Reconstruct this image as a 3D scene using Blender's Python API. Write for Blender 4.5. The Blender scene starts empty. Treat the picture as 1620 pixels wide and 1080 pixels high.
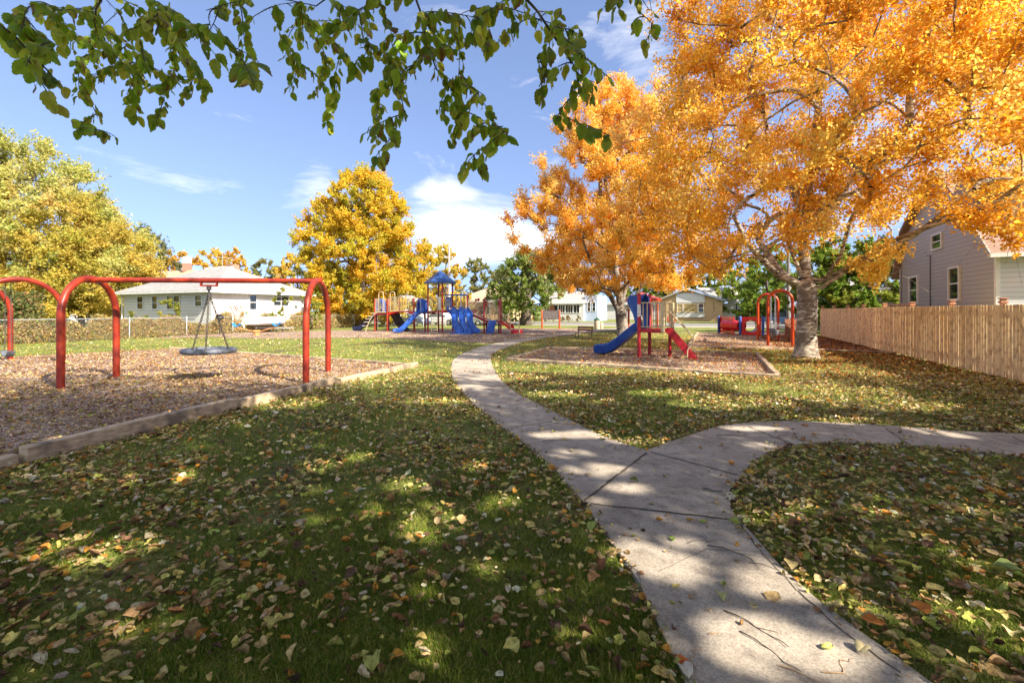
import bpy, math, random
import numpy as np
from mathutils import Vector, Matrix
random.seed(7); rng = np.random.default_rng(7)
R = math.radians
SC = bpy.context.scene
COL = SC.collection
# ---------------------------------------------------------------- camera
CAMH = 1.65
cd = bpy.data.cameras.new("camera"); cam = bpy.data.objects.new("camera", cd); COL.objects.link(cam)
cam.location = (0, 0, CAMH); cam.rotation_euler = (R(90), 0, 0)
cd.sensor_width = 36; cd.lens = 16.0; cd.shift_y = -48/1620
cd.clip_start = 0.05; cd.clip_end = 3000
SC.camera = cam
# ---------------------------------------------------------------- light
SUN_AZ, SUN_EL = 128.0, 37.0
w = bpy.data.worlds.new("World"); SC.world = w; w.use_nodes = True
nt = w.node_tree; N = nt.nodes; Lk = nt.links; N.clear()
out = N.new("ShaderNodeOutputWorld"); bg = N.new("ShaderNodeBackground"); bg.inputs[1].default_value = 0.12
sky = N.new("ShaderNodeTexSky"); sky.sky_type = 'NISHITA'; sky.sun_disc = False
sky.sun_elevation = R(SUN_EL); sky.sun_rotation = R(SUN_AZ); sky.air_density = 1.0; sky.dust_density = .3; sky.ozone_density = 2.2
tc = N.new("ShaderNodeTexCoord")
def vm(op, a, b=None):
    n = N.new("ShaderNodeVectorMath"); n.operation = op
    for i, x in enumerate((a, b)):
        if x is None: continue
        if isinstance(x, tuple): n.inputs[i].default_value = x
        else: Lk.new(x, n.inputs[i])
    return n
def mt(op, a, b=0.0, clamp=False):
    n = N.new("ShaderNodeMath"); n.operation = op; n.use_clamp = clamp
    for i, x in enumerate((a, b)):
        if isinstance(x, (int, float)): n.inputs[i].default_value = x
        else: Lk.new(x, n.inputs[i])
    return n.outputs[0]
# the haze-free autumn sky: look a little higher into the sky model, slightly violet
sv_ = vm('NORMALIZE', vm('ADD', vm('MULTIPLY', tc.outputs['Generated'], (1,1,.82)).outputs[0], (0,0,.22)).outputs[0]); Lk.new(sv_.outputs[0], sky.inputs[0])
tint = vm('MULTIPLY', sky.outputs[0], (1.03,.905,.93))
noi = N.new("ShaderNodeTexNoise"); noi.inputs['Scale'].default_value = 3.2; noi.inputs['Detail'].default_value = 9; noi.inputs['Roughness'].default_value = 0.62; noi.inputs['Distortion'].default_value = .5
mp = vm('MULTIPLY', tc.outputs['Generated'], (1.0, 1.0, 3.4)); Lk.new(mp.outputs[0], noi.inputs['Vector'])
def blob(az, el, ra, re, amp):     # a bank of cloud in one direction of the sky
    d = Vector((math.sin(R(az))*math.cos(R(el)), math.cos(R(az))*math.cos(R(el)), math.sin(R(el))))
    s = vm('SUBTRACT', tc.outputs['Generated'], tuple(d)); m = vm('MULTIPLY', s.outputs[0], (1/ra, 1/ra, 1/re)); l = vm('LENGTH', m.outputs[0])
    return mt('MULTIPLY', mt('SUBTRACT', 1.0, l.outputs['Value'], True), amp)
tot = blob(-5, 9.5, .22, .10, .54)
for a in ((180, 48, .85, .8, .55), (-125, 40, .6, .6, .45), (85, 62, .38, .38, .4), (-23, 15, .10, .09, .24), (16, 29, .17, .15, .24), (-9, 15, .10, .03, .22), (60, 12, .5, .2, .2), (-60, 20, .2, .1, .10)):  # first three banks are out of view, added as fill light for the shade
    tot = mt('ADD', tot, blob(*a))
cl = mt('ADD', noi.outputs['Fac'], tot)
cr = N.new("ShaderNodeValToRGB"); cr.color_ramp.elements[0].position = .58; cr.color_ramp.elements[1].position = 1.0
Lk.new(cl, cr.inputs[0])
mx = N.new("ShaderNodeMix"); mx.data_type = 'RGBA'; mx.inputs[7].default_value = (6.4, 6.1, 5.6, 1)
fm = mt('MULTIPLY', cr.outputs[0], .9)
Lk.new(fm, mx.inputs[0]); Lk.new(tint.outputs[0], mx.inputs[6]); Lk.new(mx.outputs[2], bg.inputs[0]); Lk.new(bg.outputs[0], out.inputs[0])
sd = bpy.data.lights.new("sun", 'SUN'); sd.energy = 5.0; sd.angle = R(.6); sd.color = (1, .915, .77)
so = bpy.data.objects.new("sun", sd); COL.objects.link(so)
SV = Vector((math.sin(R(SUN_AZ))*math.cos(R(SUN_EL)), math.cos(R(SUN_AZ))*math.cos(R(SUN_EL)), math.sin(R(SUN_EL))))
so.rotation_euler = SV.to_track_quat('Z', 'Y').to_euler(); so.location = (30, -30, 40)
SC.view_settings.view_transform = 'Standard'; SC.view_settings.look = 'None'; SC.view_settings.gamma = 1; SC.view_settings.exposure = 1.4
SC.render.engine = 'CYCLES'
SC.cycles.transparent_max_bounces = 8; SC.cycles.max_bounces = 8; SC.cycles.diffuse_bounces = 4
# ---------------------------------------------------------------- helpers
def G(u, v, z=0.0):                 # a ground point measured on the photograph
    Y = (CAMH - z)*720/(v-492.0); return ((u-810)*Y/720, Y)
def W(u, v, Y): return Vector(((u-810)*Y/720, Y, CAMH+(492-v)*Y/720))
def tag(o, label=None, cat=None, group=None, kind=None):
    if label: o['label'] = label
    if cat: o['category'] = cat
    if group: o['group'] = group
    if kind: o['kind'] = kind
    return o
def thing(name, loc, label, cat, group=None, rz=0):
    o = bpy.data.objects.new(name, None); COL.objects.link(o); o.location = loc; o.rotation_euler = (0, 0, rz); o.empty_display_size = .1
    return tag(o, label, cat, group)
def root_of(o):
    while o.parent: o = o.parent
    return o
def link(name, me, mat, parent=None, origin=None, local=False):
    """link mesh data given in world coordinates (or the thing's own with local=True)"""
    o = bpy.data.objects.new(name, me); COL.objects.link(o)
    if mat: me.materials.append(mat)
    if parent is not None:
        o.parent = parent
        if not local: me.transform(Matrix.Translation(-Vector(root_of(parent).location)))
    elif origin is not None:
        me.transform(Matrix.Translation(-Vector(origin))); o.location = origin
    return o
class M:
    def __init__(s): s.v = []; s.f = []
    def add(s, vs, fs):
        n = len(s.v); s.v += [tuple(x) for x in vs]; s.f += [tuple(i+n for i in f) for f in fs]; return s
    def box(s, c, d, rz=0, rot=None):
        m = rot if rot else Matrix.Rotation(rz, 3, 'Z'); c = Vector(c)
        vs = [c+m@Vector((x*d[0]/2, y*d[1]/2, z*d[2]/2)) for x, y, z in ((-1,-1,-1),(1,-1,-1),(1,1,-1),(-1,1,-1),(-1,-1,1),(1,-1,1),(1,1,1),(-1,1,1))]
        return s.add(vs, [(0,3,2,1),(4,5,6,7),(0,1,5,4),(1,2,6,5),(2,3,7,6),(3,0,4,7)])
    def bar(s, a, b, w, h=None, up=(0,0,1)):
        a = Vector(a); b = Vector(b); d = b-a; h = h or w; x = d.normalized(); y = Vector(up).cross(x)
        if y.length < 1e-4: y = Vector((0,1,0))
        y.normalize(); z = x.cross(y); m = Matrix((x, y, z)).transposed()
        return s.box((a+b)/2, (d.length, w, h), rot=m)
    def tube(s, pts, r, n=10, cap=True):
        pts = [Vector(p) for p in pts]; k = len(pts); rs = r if isinstance(r, (list, tuple)) else [r]*k
        t0 = (pts[1]-pts[0]).normalized(); up = Vector((0,0,1)) if abs(t0.z) < .9 else Vector((1,0,0))
        x = t0.cross(up).normalized(); vs = []; fs = []
        for i, p in enumerate(pts):
            t = (pts[min(i+1,k-1)]-pts[max(i-1,0)])
            if t.length < 1e-6: t = t0
            t.normalize(); x = (x - t*x.dot(t)); x.normalize(); y = t.cross(x)
            for j in range(n):
                a = 2*math.pi*j/n; vs.append(p+(x*math.cos(a)+y*math.sin(a))*rs[i])
        for i in range(k-1):
            for j in range(n):
                a, b = i*n+j, i*n+(j+1)%n; fs.append((a, a+n, b+n, b))
        if cap: fs.append(tuple(range(n))); fs.append(tuple(reversed(range((k-1)*n, k*n))))
        return s.add(vs, fs)
    def prism(s, poly, d):              # closed polygon (3D, planar) pushed along vector d
        n = len(poly); d = Vector(d); a = [Vector(p) for p in poly]
        return s.add(a+[p+d for p in a], [tuple(reversed(range(n))), tuple(range(n, 2*n))]+[(i, (i+1)%n, n+(i+1)%n, n+i) for i in range(n)])
    def lathe(s, prof, c, n=20):
        c = Vector(c); vs = []; fs = []
        for r_, z in prof:
            for j in range(n): a = 2*math.pi*j/n; vs.append(c+Vector((r_*math.cos(a), r_*math.sin(a), z)))
        for i in range(len(prof)-1):
            for j in range(n): fs.append((i*n+j, i*n+(j+1)%n, (i+1)*n+(j+1)%n, (i+1)*n+j))
        fs.append(tuple(reversed(range(n)))); fs.append(tuple(range((len(prof)-1)*n, len(prof)*n)))
        return s.add(vs, fs)
    def sweep(s, secs, closed=False, cap=True):    # a list of equal-length rings of points
        n = len(secs[0]); vs = [p for q in secs for p in q]; fs = []
        for i in range(len(secs)-1):
            for j in range(n if closed else n-1):
                a, b = i*n+j, i*n+(j+1)%n; fs.append((a, b, b+n, a+n))
        if closed and cap: fs.append(tuple(reversed(range(n)))); fs.append(tuple(range((len(secs)-1)*n, len(secs)*n)))
        return s.add(vs, fs)
    def build(s, name, mat, parent=None, smooth=False, local=False, origin=None, bevel=0, solid=0):
        me = bpy.data.meshes.new(name); me.from_pydata(s.v, [], s.f); me.update()
        if smooth:
            me.shade_smooth() if hasattr(me, 'shade_smooth') else None
            me.set_sharp_from_angle(angle=R(42))
        if parent is None and origin is None and not local:
            a = np.array(s.v); origin = ((a[:,0].min()+a[:,0].max())/2, (a[:,1].min()+a[:,1].max())/2, a[:,2].min())
        o = link(name, me, mat, parent, origin, local)
        if bevel: b = o.modifiers.new("bevel", 'BEVEL'); b.width = bevel; b.segments = 2; b.limit_method = 'ANGLE'
        if solid: b = o.modifiers.new("solid", 'SOLIDIFY'); b.thickness = solid; b.offset = 0
        return o
def dup(root, loc, rz=None, label=None):
    c = root.copy(); COL.objects.link(c); c.location = loc
    if rz is not None: c.rotation_euler = (0, 0, rz)
    if label: c['label'] = label
    for ch in list(root.children):
        k = ch.copy(); COL.objects.link(k); k.parent = c
        for g in list(ch.children):
            q = g.copy(); COL.objects.link(q); q.parent = k
    return c
# ---------------------------------------------------------------- materials
def newmat(name):
    m = bpy.data.materials.new(name); m.use_nodes = True; return m, m.node_tree.nodes, m.node_tree.links, m.node_tree.nodes['Principled BSDF']
def pm(name, c1, c2=None, scale=6, rough=.6, bump=.1, stretch=(1,1,1), detail=6, metal=0, spec=.4, pos=(.35,.7), c3=None, s3=1.2, coat=0, wave=None, bscale=None, dist=.02):
    m, n, l, b = newmat(name); b.inputs['Roughness'].default_value = rough; b.inputs['Metallic'].default_value = metal
    b.inputs['Specular IOR Level'].default_value = spec; b.inputs['Coat Weight'].default_value = coat
    c2 = c2 or tuple(min(1, x*1.25+.005) for x in c1)
    g = n.new('ShaderNodeNewGeometry'); mp = n.new('ShaderNodeMapping'); mp.inputs['Scale'].default_value = stretch
    t = n.new('ShaderNodeTexCoord'); l.new(t.outputs['Object'], mp.inputs[0])
    no = n.new('ShaderNodeTexNoise'); no.inputs['Scale'].default_value = scale; no.inputs['Detail'].default_value = detail; l.new(mp.outputs[0], no.inputs['Vector'])
    r_ = n.new('ShaderNodeValToRGB'); r_.color_ramp.elements[0].position = pos[0]; r_.color_ramp.elements[1].position = pos[1]
    r_.color_ramp.elements[0].color = (*c1, 1); r_.color_ramp.elements[1].color = (*c2, 1); l.new(no.outputs['Fac'], r_.inputs[0]); colout = r_.outputs[0]
    if c3:
        n3 = n.new('ShaderNodeTexNoise'); n3.inputs['Scale'].default_value = s3; n3.inputs['Detail'].default_value = 5; l.new(t.outputs['Object'], n3.inputs['Vector'])
        r3 = n.new('ShaderNodeValToRGB'); r3.color_ramp.elements[0].position = .48; r3.color_ramp.elements[1].position = .66; l.new(n3.outputs['Fac'], r3.inputs[0])
        mx = n.new('ShaderNodeMix'); mx.data_type = 'RGBA'; l.new(r3.outputs[0], mx.inputs[0]); l.new(colout, mx.inputs[6]); mx.inputs[7].default_value = (*c3, 1); colout = mx.outputs[2]
    l.new(colout, b.inputs['Base Color'])
    if bump:
        bp = n.new('ShaderNodeBump'); bp.inputs['Strength'].default_value = bump; bp.inputs['Distance'].default_value = dist; h = no.outputs['Fac']
        if bscale:
            n4 = n.new('ShaderNodeTexNoise'); n4.inputs['Scale'].default_value = bscale; n4.inputs['Detail'].default_value = 4; l.new(mp.outputs[0], n4.inputs['Vector']); h = n4.outputs['Fac']
        l.new(h, bp.inputs['Height']); l.new(bp.outputs[0], b.inputs['Normal'])
    return m
def leafmat(name, trans=.45, rough=.55, bump=0, spec=.25, gain=1.0):
    m, n, l, b = newmat(name); a = n.new('ShaderNodeAttribute'); a.attribute_name = 'col'
    l.new(a.outputs['Color'], b.inputs['Base Color']); b.inputs['Roughness'].default_value = rough; b.inputs['Specular IOR Level'].default_value = spec
    src = a.outputs['Color']
    if bump:      # blotches and wrinkles of a dry leaf
        g = n.new('ShaderNodeNewGeometry'); no = n.new('ShaderNodeTexNoise'); no.inputs['Scale'].default_value = 38; no.inputs['Detail'].default_value = 7; no.inputs['Roughness'].default_value = .7; l.new(g.outputs['Position'], no.inputs['Vector'])
        rp = n.new('ShaderNodeValToRGB'); rp.color_ramp.elements[0].position = .36; rp.color_ramp.elements[0].color = (.38,.26,.16,1); rp.color_ramp.elements[1].position = .56; rp.color_ramp.elements[1].color = (1.05,1.03,1.0,1); l.new(no.outputs['Fac'], rp.inputs[0])
        mu = n.new('ShaderNodeMix'); mu.data_type = 'RGBA'; mu.blend_type = 'MULTIPLY'; mu.inputs[0].default_value = .8; l.new(src, mu.inputs[6]); l.new(rp.outputs[0], mu.inputs[7]); src = mu.outputs[2]; l.new(src, b.inputs['Base Color'])
        bp = n.new('ShaderNodeBump'); bp.inputs['Strength'].default_value = bump; bp.inputs['Distance'].default_value = .012; l.new(no.outputs['Fac'], bp.inputs['Height']); l.new(bp.outputs[0], b.inputs['Normal'])
    t = n.new('ShaderNodeBsdfTranslucent'); l.new(src, t.inputs[0]); mx = n.new('ShaderNodeMixShader'); mx.inputs[0].default_value = trans
    l.new(b.outputs[0], mx.inputs[1]); l.new(t.outputs[0], mx.inputs[2]); l.new(mx.outputs[0], n['Material Output'].inputs[0]); return m
def lapmat(name, c, course=.2, rough=.55, c2=None):    # horizontal lap siding: pattern in the wall's own material
    m, n, l, b = newmat(name); b.inputs['Roughness'].default_value = rough
    t = n.new('ShaderNodeTexCoord'); sx = n.new('ShaderNodeSeparateXYZ'); l.new(t.outputs['Object'], sx.inputs[0])
    d = n.new('ShaderNodeMath'); d.operation = 'DIVIDE'; d.inputs[1].default_value = course; l.new(sx.outputs[2], d.inputs[0])
    f = n.new('ShaderNodeMath'); f.operation = 'FRACT'; l.new(d.outputs[0], f.inputs[0])
    r_ = n.new('ShaderNodeValToRGB'); e = r_.color_ramp.elements; e[0].position = 0; e[0].color = (*[x*.35 for x in c], 1); e[1].position = .13; e[1].color = (*c, 1); l.new(f.outputs[0], r_.inputs[0])
    no = n.new('ShaderNodeTexNoise'); no.inputs['Scale'].default_value = 2; no.inputs['Detail'].default_value = 8; l.new(t.outputs['Object'], no.inputs['Vector'])
    mx = n.new('ShaderNodeMix'); mx.data_type = 'RGBA'; mx.blend_type = 'MULTIPLY'; mx.inputs[0].default_value = .22; l.new(r_.outputs[0], mx.inputs[6]); l.new(no.outputs['Color'], mx.inputs[7]); l.new(mx.outputs[2], b.inputs['Base Color'])
    iv = n.new('ShaderNodeMath'); iv.operation = 'SUBTRACT'; iv.inputs[0].default_value = 1; l.new(f.outputs[0], iv.inputs[1])
    bp = n.new('ShaderNodeBump'); bp.inputs['Strength'].default_value = .8; bp.inputs['Distance'].default_value = .02; l.new(iv.outputs[0], bp.inputs['Height']); l.new(bp.outputs[0], b.inputs['Normal'])
    return m
def per_piece(m, lo=.72, hi=1.12):      # every board of a panel has a tone of its own
    n, l = m.node_tree.nodes, m.node_tree.links; b = n['Principled BSDF']; src = b.inputs['Base Color'].links[0].from_socket
    g = n.new('ShaderNodeNewGeometry'); mr = n.new('ShaderNodeMapRange'); mr.inputs[3].default_value = lo; mr.inputs[4].default_value = hi; l.new(g.outputs['Random Per Island'], mr.inputs[0])
    vmn = n.new('ShaderNodeVectorMath'); vmn.operation = 'SCALE'; l.new(src, vmn.inputs[0]); l.new(mr.outputs[0], vmn.inputs['Scale']); l.new(vmn.outputs[0], b.inputs['Base Color']); return m
def brickmat(name, c1, c2, mortar, bw=.4, bh=.09, ms=.012, swiz='xz', rough=.8):
    m, n, l, b = newmat(name); b.inputs['Roughness'].default_value = rough
    t = n.new('ShaderNodeTexCoord'); sx = n.new('ShaderNodeSeparateXYZ'); l.new(t.outputs['Object'], sx.inputs[0])
    ad = n.new('ShaderNodeMath'); ad.operation = 'ADD'; l.new(sx.outputs[0], ad.inputs[0])
    mu = n.new('ShaderNodeMath'); mu.operation = 'MULTIPLY'; mu.inputs[1].default_value = .45; l.new(sx.outputs[1], mu.inputs[0]); l.new(mu.outputs[0], ad.inputs[1])
    cx = n.new('ShaderNodeCombineXYZ'); l.new(ad.outputs[0], cx.inputs[0]); l.new(sx.outputs[2], cx.inputs[1])
    br = n.new('ShaderNodeTexBrick'); br.inputs['Color1'].default_value = (*c1, 1); br.inputs['Color2'].default_value = (*c2, 1); br.inputs['Mortar'].default_value = (*mortar, 1)
    br.inputs['Scale'].default_value = 1; br.inputs['Brick Width'].default_value = bw; br.inputs['Row Height'].default_value = bh; br.inputs['Mortar Size'].default_value = ms
    l.new(cx.outputs[0], br.inputs[0]); l.new(br.outputs[0], b.inputs['Base Color'])
    bp = n.new('ShaderNodeBump'); bp.inputs['Strength'].default_value = .4; bp.inputs['Distance'].default_value = .01; bp.invert = True; l.new(br.outputs['Fac'], bp.inputs['Height']); l.new(bp.outputs[0], b.inputs['Normal'])
    return m
RED = pm('paint_red', (.20,.016,.008), (.34,.036,.008), scale=3, rough=.42, bump=.05, c3=(.15,.016,.012), s3=1.6, pos=(.4,.6))
ORED = pm('paint_orange_red', (.42,.040,.008), (.54,.07,.010), scale=4, rough=.38, bump=.03)
CRIM = pm('paint_crimson', (.36,.012,.022), (.46,.022,.03), scale=3, rough=.4, bump=.03)
PRED = pm('plastic_red', (.58,.008,.008), (.70,.014,.010), scale=3, rough=.3, bump=.02, coat=.2)
BLUE = pm('plastic_blue', (.010,.052,.27), (.018,.08,.36), scale=3, rough=.3, bump=.02, coat=.2, c3=(.04,.12,.42), s3=2.5)
LBLUE = pm('plastic_bright_blue', (.02,.19,.55), (.03,.26,.66), scale=3, rough=.35, bump=.02)
NAVY = pm('plastic_navy', (.010,.016,.05), (.02,.03,.085), scale=3, rough=.4, bump=.03)
BLACKP = pm('plastic_black', (.012,.012,.014), (.035,.033,.03), scale=9, rough=.6, bump=.4)
TAN = pm('paint_tan', (.44,.36,.21), (.56,.47,.29), scale=4, rough=.4, bump=.02)
STEEL = pm('chain_steel', (.035,.028,.022), (.10,.08,.06), scale=30, rough=.6, bump=.2, metal=.3)
GALV = pm('galvanized', (.42,.43,.43), (.58,.58,.57), scale=14, rough=.45, bump=.05, metal=.5)
RUBBER = pm('rubber_grey', (.085,.095,.12), (.14,.15,.18), scale=8, rough=.55, bump=.15, c3=(.05,.055,.07), s3=5)
TIMBER = pm('timber', (.38,.27,.17), (.66,.50,.33), scale=5, rough=.75, bump=.5, stretch=(1.4,1.4,9), c3=(.20,.15,.11), s3=3.5, detail=9)
WHITE = pm('white_trim', (.60,.60,.58), (.72,.72,.70), scale=3, rough=.5, bump=.03)
CREAM = pm('cream_trim', (.66,.55,.40), (.74,.64,.48), scale=3, rough=.5, bump=.03)
DARK = pm('dark_metal', (.02,.02,.022), (.05,.05,.05), scale=8, rough=.5, bump=.1)
BRN = pm('brown_wood', (.17,.06,.03), (.30,.12,.06), scale=6, rough=.6, bump=.3, stretch=(6,1,1))
GLASS, _n, _l, _b = newmat('window_glass'); _b.inputs['Base Color'].default_value = (.02,.025,.03,1); _b.inputs['Roughness'].default_value = .05; _b.inputs['Specular IOR Level'].default_value = .9
_t = _n.new('ShaderNodeTexNoise'); _t.inputs['Scale'].default_value = 1.2; _bp = _n.new('ShaderNodeBump'); _bp.inputs['Strength'].default_value = .08; _l.new(_t.outputs['Fac'], _bp.inputs['Height']); _l.new(_bp.outputs[0], _b.inputs['Normal'])
CURT = pm('curtain', (.20,.13,.05), (.55,.42,.20), scale=7, rough=.25, bump=.1, stretch=(3,3,.3), spec=.8)
ASPH = pm('asphalt', (.14,.14,.145), (.20,.20,.20), scale=40, rough=.9, bump=.3)
CONC2 = pm('pale_concrete', (.42,.38,.33), (.56,.51,.45), scale=14, rough=.9, bump=.2)
BARKD = pm('bark_dark', (.045,.034,.026), (.15,.115,.085), scale=5, rough=.95, bump=.9, stretch=(3,3,.6), dist=.06)
BARKG = pm('bark_grey', (.10,.08,.065), (.36,.31,.26), scale=3.5, rough=.9, bump=.8, stretch=(1.6,1.6,2.6), dist=.05, c3=(.09,.07,.055), s3=1.6)
def whitebark():
    m, n, l, b = newmat('bark_white_banded'); b.inputs['Roughness'].default_value = .8
    t = n.new('ShaderNodeTexCoord'); mp = n.new('ShaderNodeMapping'); mp.inputs['Scale'].default_value = (1.6,1.6,11); l.new(t.outputs['Object'], mp.inputs[0])
    a = n.new('ShaderNodeTexNoise'); a.inputs['Scale'].default_value = 1.5; a.inputs['Detail'].default_value = 6; a.inputs['Roughness'].default_value = .65; a.inputs['Distortion'].default_value = .8; l.new(mp.outputs[0], a.inputs['Vector'])
    r1 = n.new('ShaderNodeValToRGB'); e = r1.color_ramp.elements; e[0].position = .40; e[0].color = (.05,.032,.022,1); e[1].position = .56; e[1].color = (.66,.58,.46,1); q = r1.color_ramp.elements.new(.48); q.color = (.30,.22,.16,1)
    l.new(a.outputs['Fac'], r1.inputs[0])
    c = n.new('ShaderNodeTexNoise'); c.inputs['Scale'].default_value = 2.6; c.inputs['Detail'].default_value = 8; l.new(t.outputs['Object'], c.inputs['Vector'])
    r2 = n.new('ShaderNodeValToRGB'); r2.color_ramp.elements[0].position = .46; r2.color_ramp.elements[1].position = .60; l.new(c.outputs['Fac'], r2.inputs[0])
    mx = n.new('ShaderNodeMix'); mx.data_type = 'RGBA'; l.new(r2.outputs[0], mx.inputs[0]); l.new(r1.outputs[0], mx.inputs[6]); mx.inputs[7].default_value = (.20,.15,.11,1); l.new(mx.outputs[2], b.inputs['Base Color'])
    bp = n.new('ShaderNodeBump'); bp.inputs['Strength'].default_value = 1; bp.inputs['Distance'].default_value = .045; l.new(a.outputs['Fac'], bp.inputs['Height']); l.new(bp.outputs[0], b.inputs['Normal']); return m
BARKW = whitebark()
LEAFT = leafmat('tree_leaves', .58); LEAFN = leafmat('near_leaves', .5, .42, spec=.45); LEAFG = leafmat('fallen_leaf', .18, .7, bump=1.0); BLADE = leafmat('grass_blade', .30, .6)
CHIPM = leafmat('mulch_chip', .0, .85)
# ---------------------------------------------------------------- scattering small faces as one mesh
def scatter(name, T, F, P, Rm, S, col, mat, parent=None, origin=None, smooth=False):
    T = np.asarray(T, np.float32); F = np.asarray(F, np.int32); n = len(P); k = len(T)
    if S.ndim == 1: S = S[:, None]
    V = np.einsum('nij,nkj->nki', Rm, T[None]*S[:, None, :]) + P[:, None, :]
    V = V.reshape(-1, 3).astype(np.float32)
    o0 = Vector(root_of(parent).location) if parent is not None else Vector(origin or (0,0,0))
    V = V - np.array(o0, np.float32)
    FF = (F[None]+(np.arange(n)*k)[:, None, None]).reshape(-1, F.shape[1]).astype(np.int32)
    me = bpy.data.meshes.new(name); me.vertices.add(len(V)); me.vertices.foreach_set('co', V.ravel())
    me.loops.add(FF.size); me.loops.foreach_set('vertex_index', FF.ravel())
    me.polygons.add(len(FF)); me.polygons.foreach_set('loop_start', np.arange(len(FF), dtype=np.int32)*F.shape[1])
    if smooth: me.polygons.foreach_set('use_smooth', np.ones(len(FF), bool))
    me.update(calc_edges=True)
    ca = me.attributes.new('col', 'FLOAT_COLOR', 'POINT')
    if col.ndim == 2: c = np.repeat(np.concatenate([col, np.ones((n,1))], 1), k, 0)
    else: c = np.concatenate([col.reshape(-1,3), np.ones((n*k,1))], 1)
    ca.data.foreach_set('color', np.clip(c, 0, 1).astype(np.float32).ravel())
    o = bpy.data.objects.new(name, me); COL.objects.link(o); me.materials.append(mat)
    if parent is not None: o.parent = parent
    elif origin: o.location = origin
    return o
def rotmats(n, tilt=None, rg=rng):      # random spin about z then random tilt (radians, array) about a random level axis
    a = rg.uniform(0, 2*np.pi, n); b = rg.uniform(0, 2*np.pi, n)
    t = np.arccos(rg.uniform(-1, 1, n)) if tilt is None else tilt
    ca, sa = np.cos(a), np.sin(a); Z = np.zeros(n); O = np.ones(n)
    Rz = np.stack([np.stack([ca,-sa,Z],1), np.stack([sa,ca,Z],1), np.stack([Z,Z,O],1)],1)
    kx, ky = np.cos(b), np.sin(b); ct, st = np.cos(t), np.sin(t); v = 1-ct
    Rt = np.stack([np.stack([ct+kx*kx*v, kx*ky*v, ky*st],1), np.stack([kx*ky*v, ct+ky*ky*v, -kx*st],1), np.stack([-ky*st, kx*st, ct],1)],1)
    return np.einsum('nij,njk->nik', Rt, Rz)
QT = [(0,-.5,0),(.34,0,.09),(0,.5,0),(-.34,0,.09)]; QF = [(0,1,2,3)]
def pal(n, cols, w=None, var=.18, rg=rng):
    cols = np.array(cols); i = rg.choice(len(cols), n, p=None if w is None else np.array(w)/sum(w))
    return cols[i]*(1+rg.normal(0, var, (n,1)))*(1+rg.normal(0, .05, (n,3)))
def inpoly(x, y, poly):
    c = np.zeros(len(x), bool); n = len(poly)
    for i in range(n):
        x1, y1 = poly[i]; x2, y2 = poly[(i+1) % n]
        if y1 == y2: continue
        c ^= ((y1 > y) != (y2 > y)) & (x < (x2-x1)*(y-y1)/(y2-y1)+x1)
    return c
# ================================================================ the ground
def sheet(name, poly, z, mat, kind='structure', thick=0):
    m = M()
    if thick: m.prism([(x, y, z-thick) for x, y in poly], (0,0,thick))
    else: m.add([(x, y, z) for x, y in poly], [tuple(range(len(poly)))])
    o = m.build(name, mat, local=True)
    if kind: o['kind'] = kind
    return o
def groundmat():
    m, n, l, b = newmat('lawn_soil'); b.inputs['Roughness'].default_value = .95; b.inputs['Specular IOR Level'].default_value = .15
    g = n.new('ShaderNodeNewGeometry')
    def noise(s, d=6, r=.6):
        x = n.new('ShaderNodeTexNoise'); x.inputs['Scale'].default_value = s; x.inputs['Detail'].default_value = d; x.inputs['Roughness'].default_value = r; l.new(g.outputs['Position'], x.inputs['Vector']); return x
    def ramp(x, p0, c0, p1, c1):
        r = n.new('ShaderNodeValToRGB'); e = r.color_ramp.elements; e[0].position = p0; e[1].position = p1; e[0].color = (*c0,1); e[1].color = (*c1,1); l.new(x, r.inputs[0]); return r.outputs[0]
    fine = noise(22, 8, .75); big = noise(.55, 5); mid = noise(2.2, 6)
    grass = ramp(fine.outputs['Fac'], .35, (.07,.10,.015), .68, (.29,.32,.07))
    straw = ramp(fine.outputs['Fac'], .35, (.13,.10,.035), .68, (.42,.36,.15))
    dirt = ramp(fine.outputs['Fac'], .3, (.045,.034,.026), .7, (.12,.09,.068))
    def mix(f, a, c):
        x = n.new('ShaderNodeMix'); x.data_type = 'RGBA'; l.new(f, x.inputs[0]); l.new(a, x.inputs[6]); l.new(c, x.inputs[7]); return x.outputs[2]
    f1 = ramp(mid.outputs['Fac'], .47, (0,0,0), .72, (1,1,1)); c = mix(f1, grass, straw)
    f2 = ramp(big.outputs['Fac'], .50, (0,0,0), .66, (.8,.8,.8)); c = mix(f2, c, dirt)
    l.new(c, b.inputs['Base Color'])
    bp = n.new('ShaderNodeBump'); bp.inputs['Strength'].default_value = .9; bp.inputs['Distance'].default_value = .03; l.new(fine.outputs['Fac'], bp.inputs['Height']); l.new(bp.outputs[0], b.inputs['Normal']); return m
sheet('ground', [(-1500,-600),(1500,-600),(1500,2500),(-1500,2500)], 0, groundmat())
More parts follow.
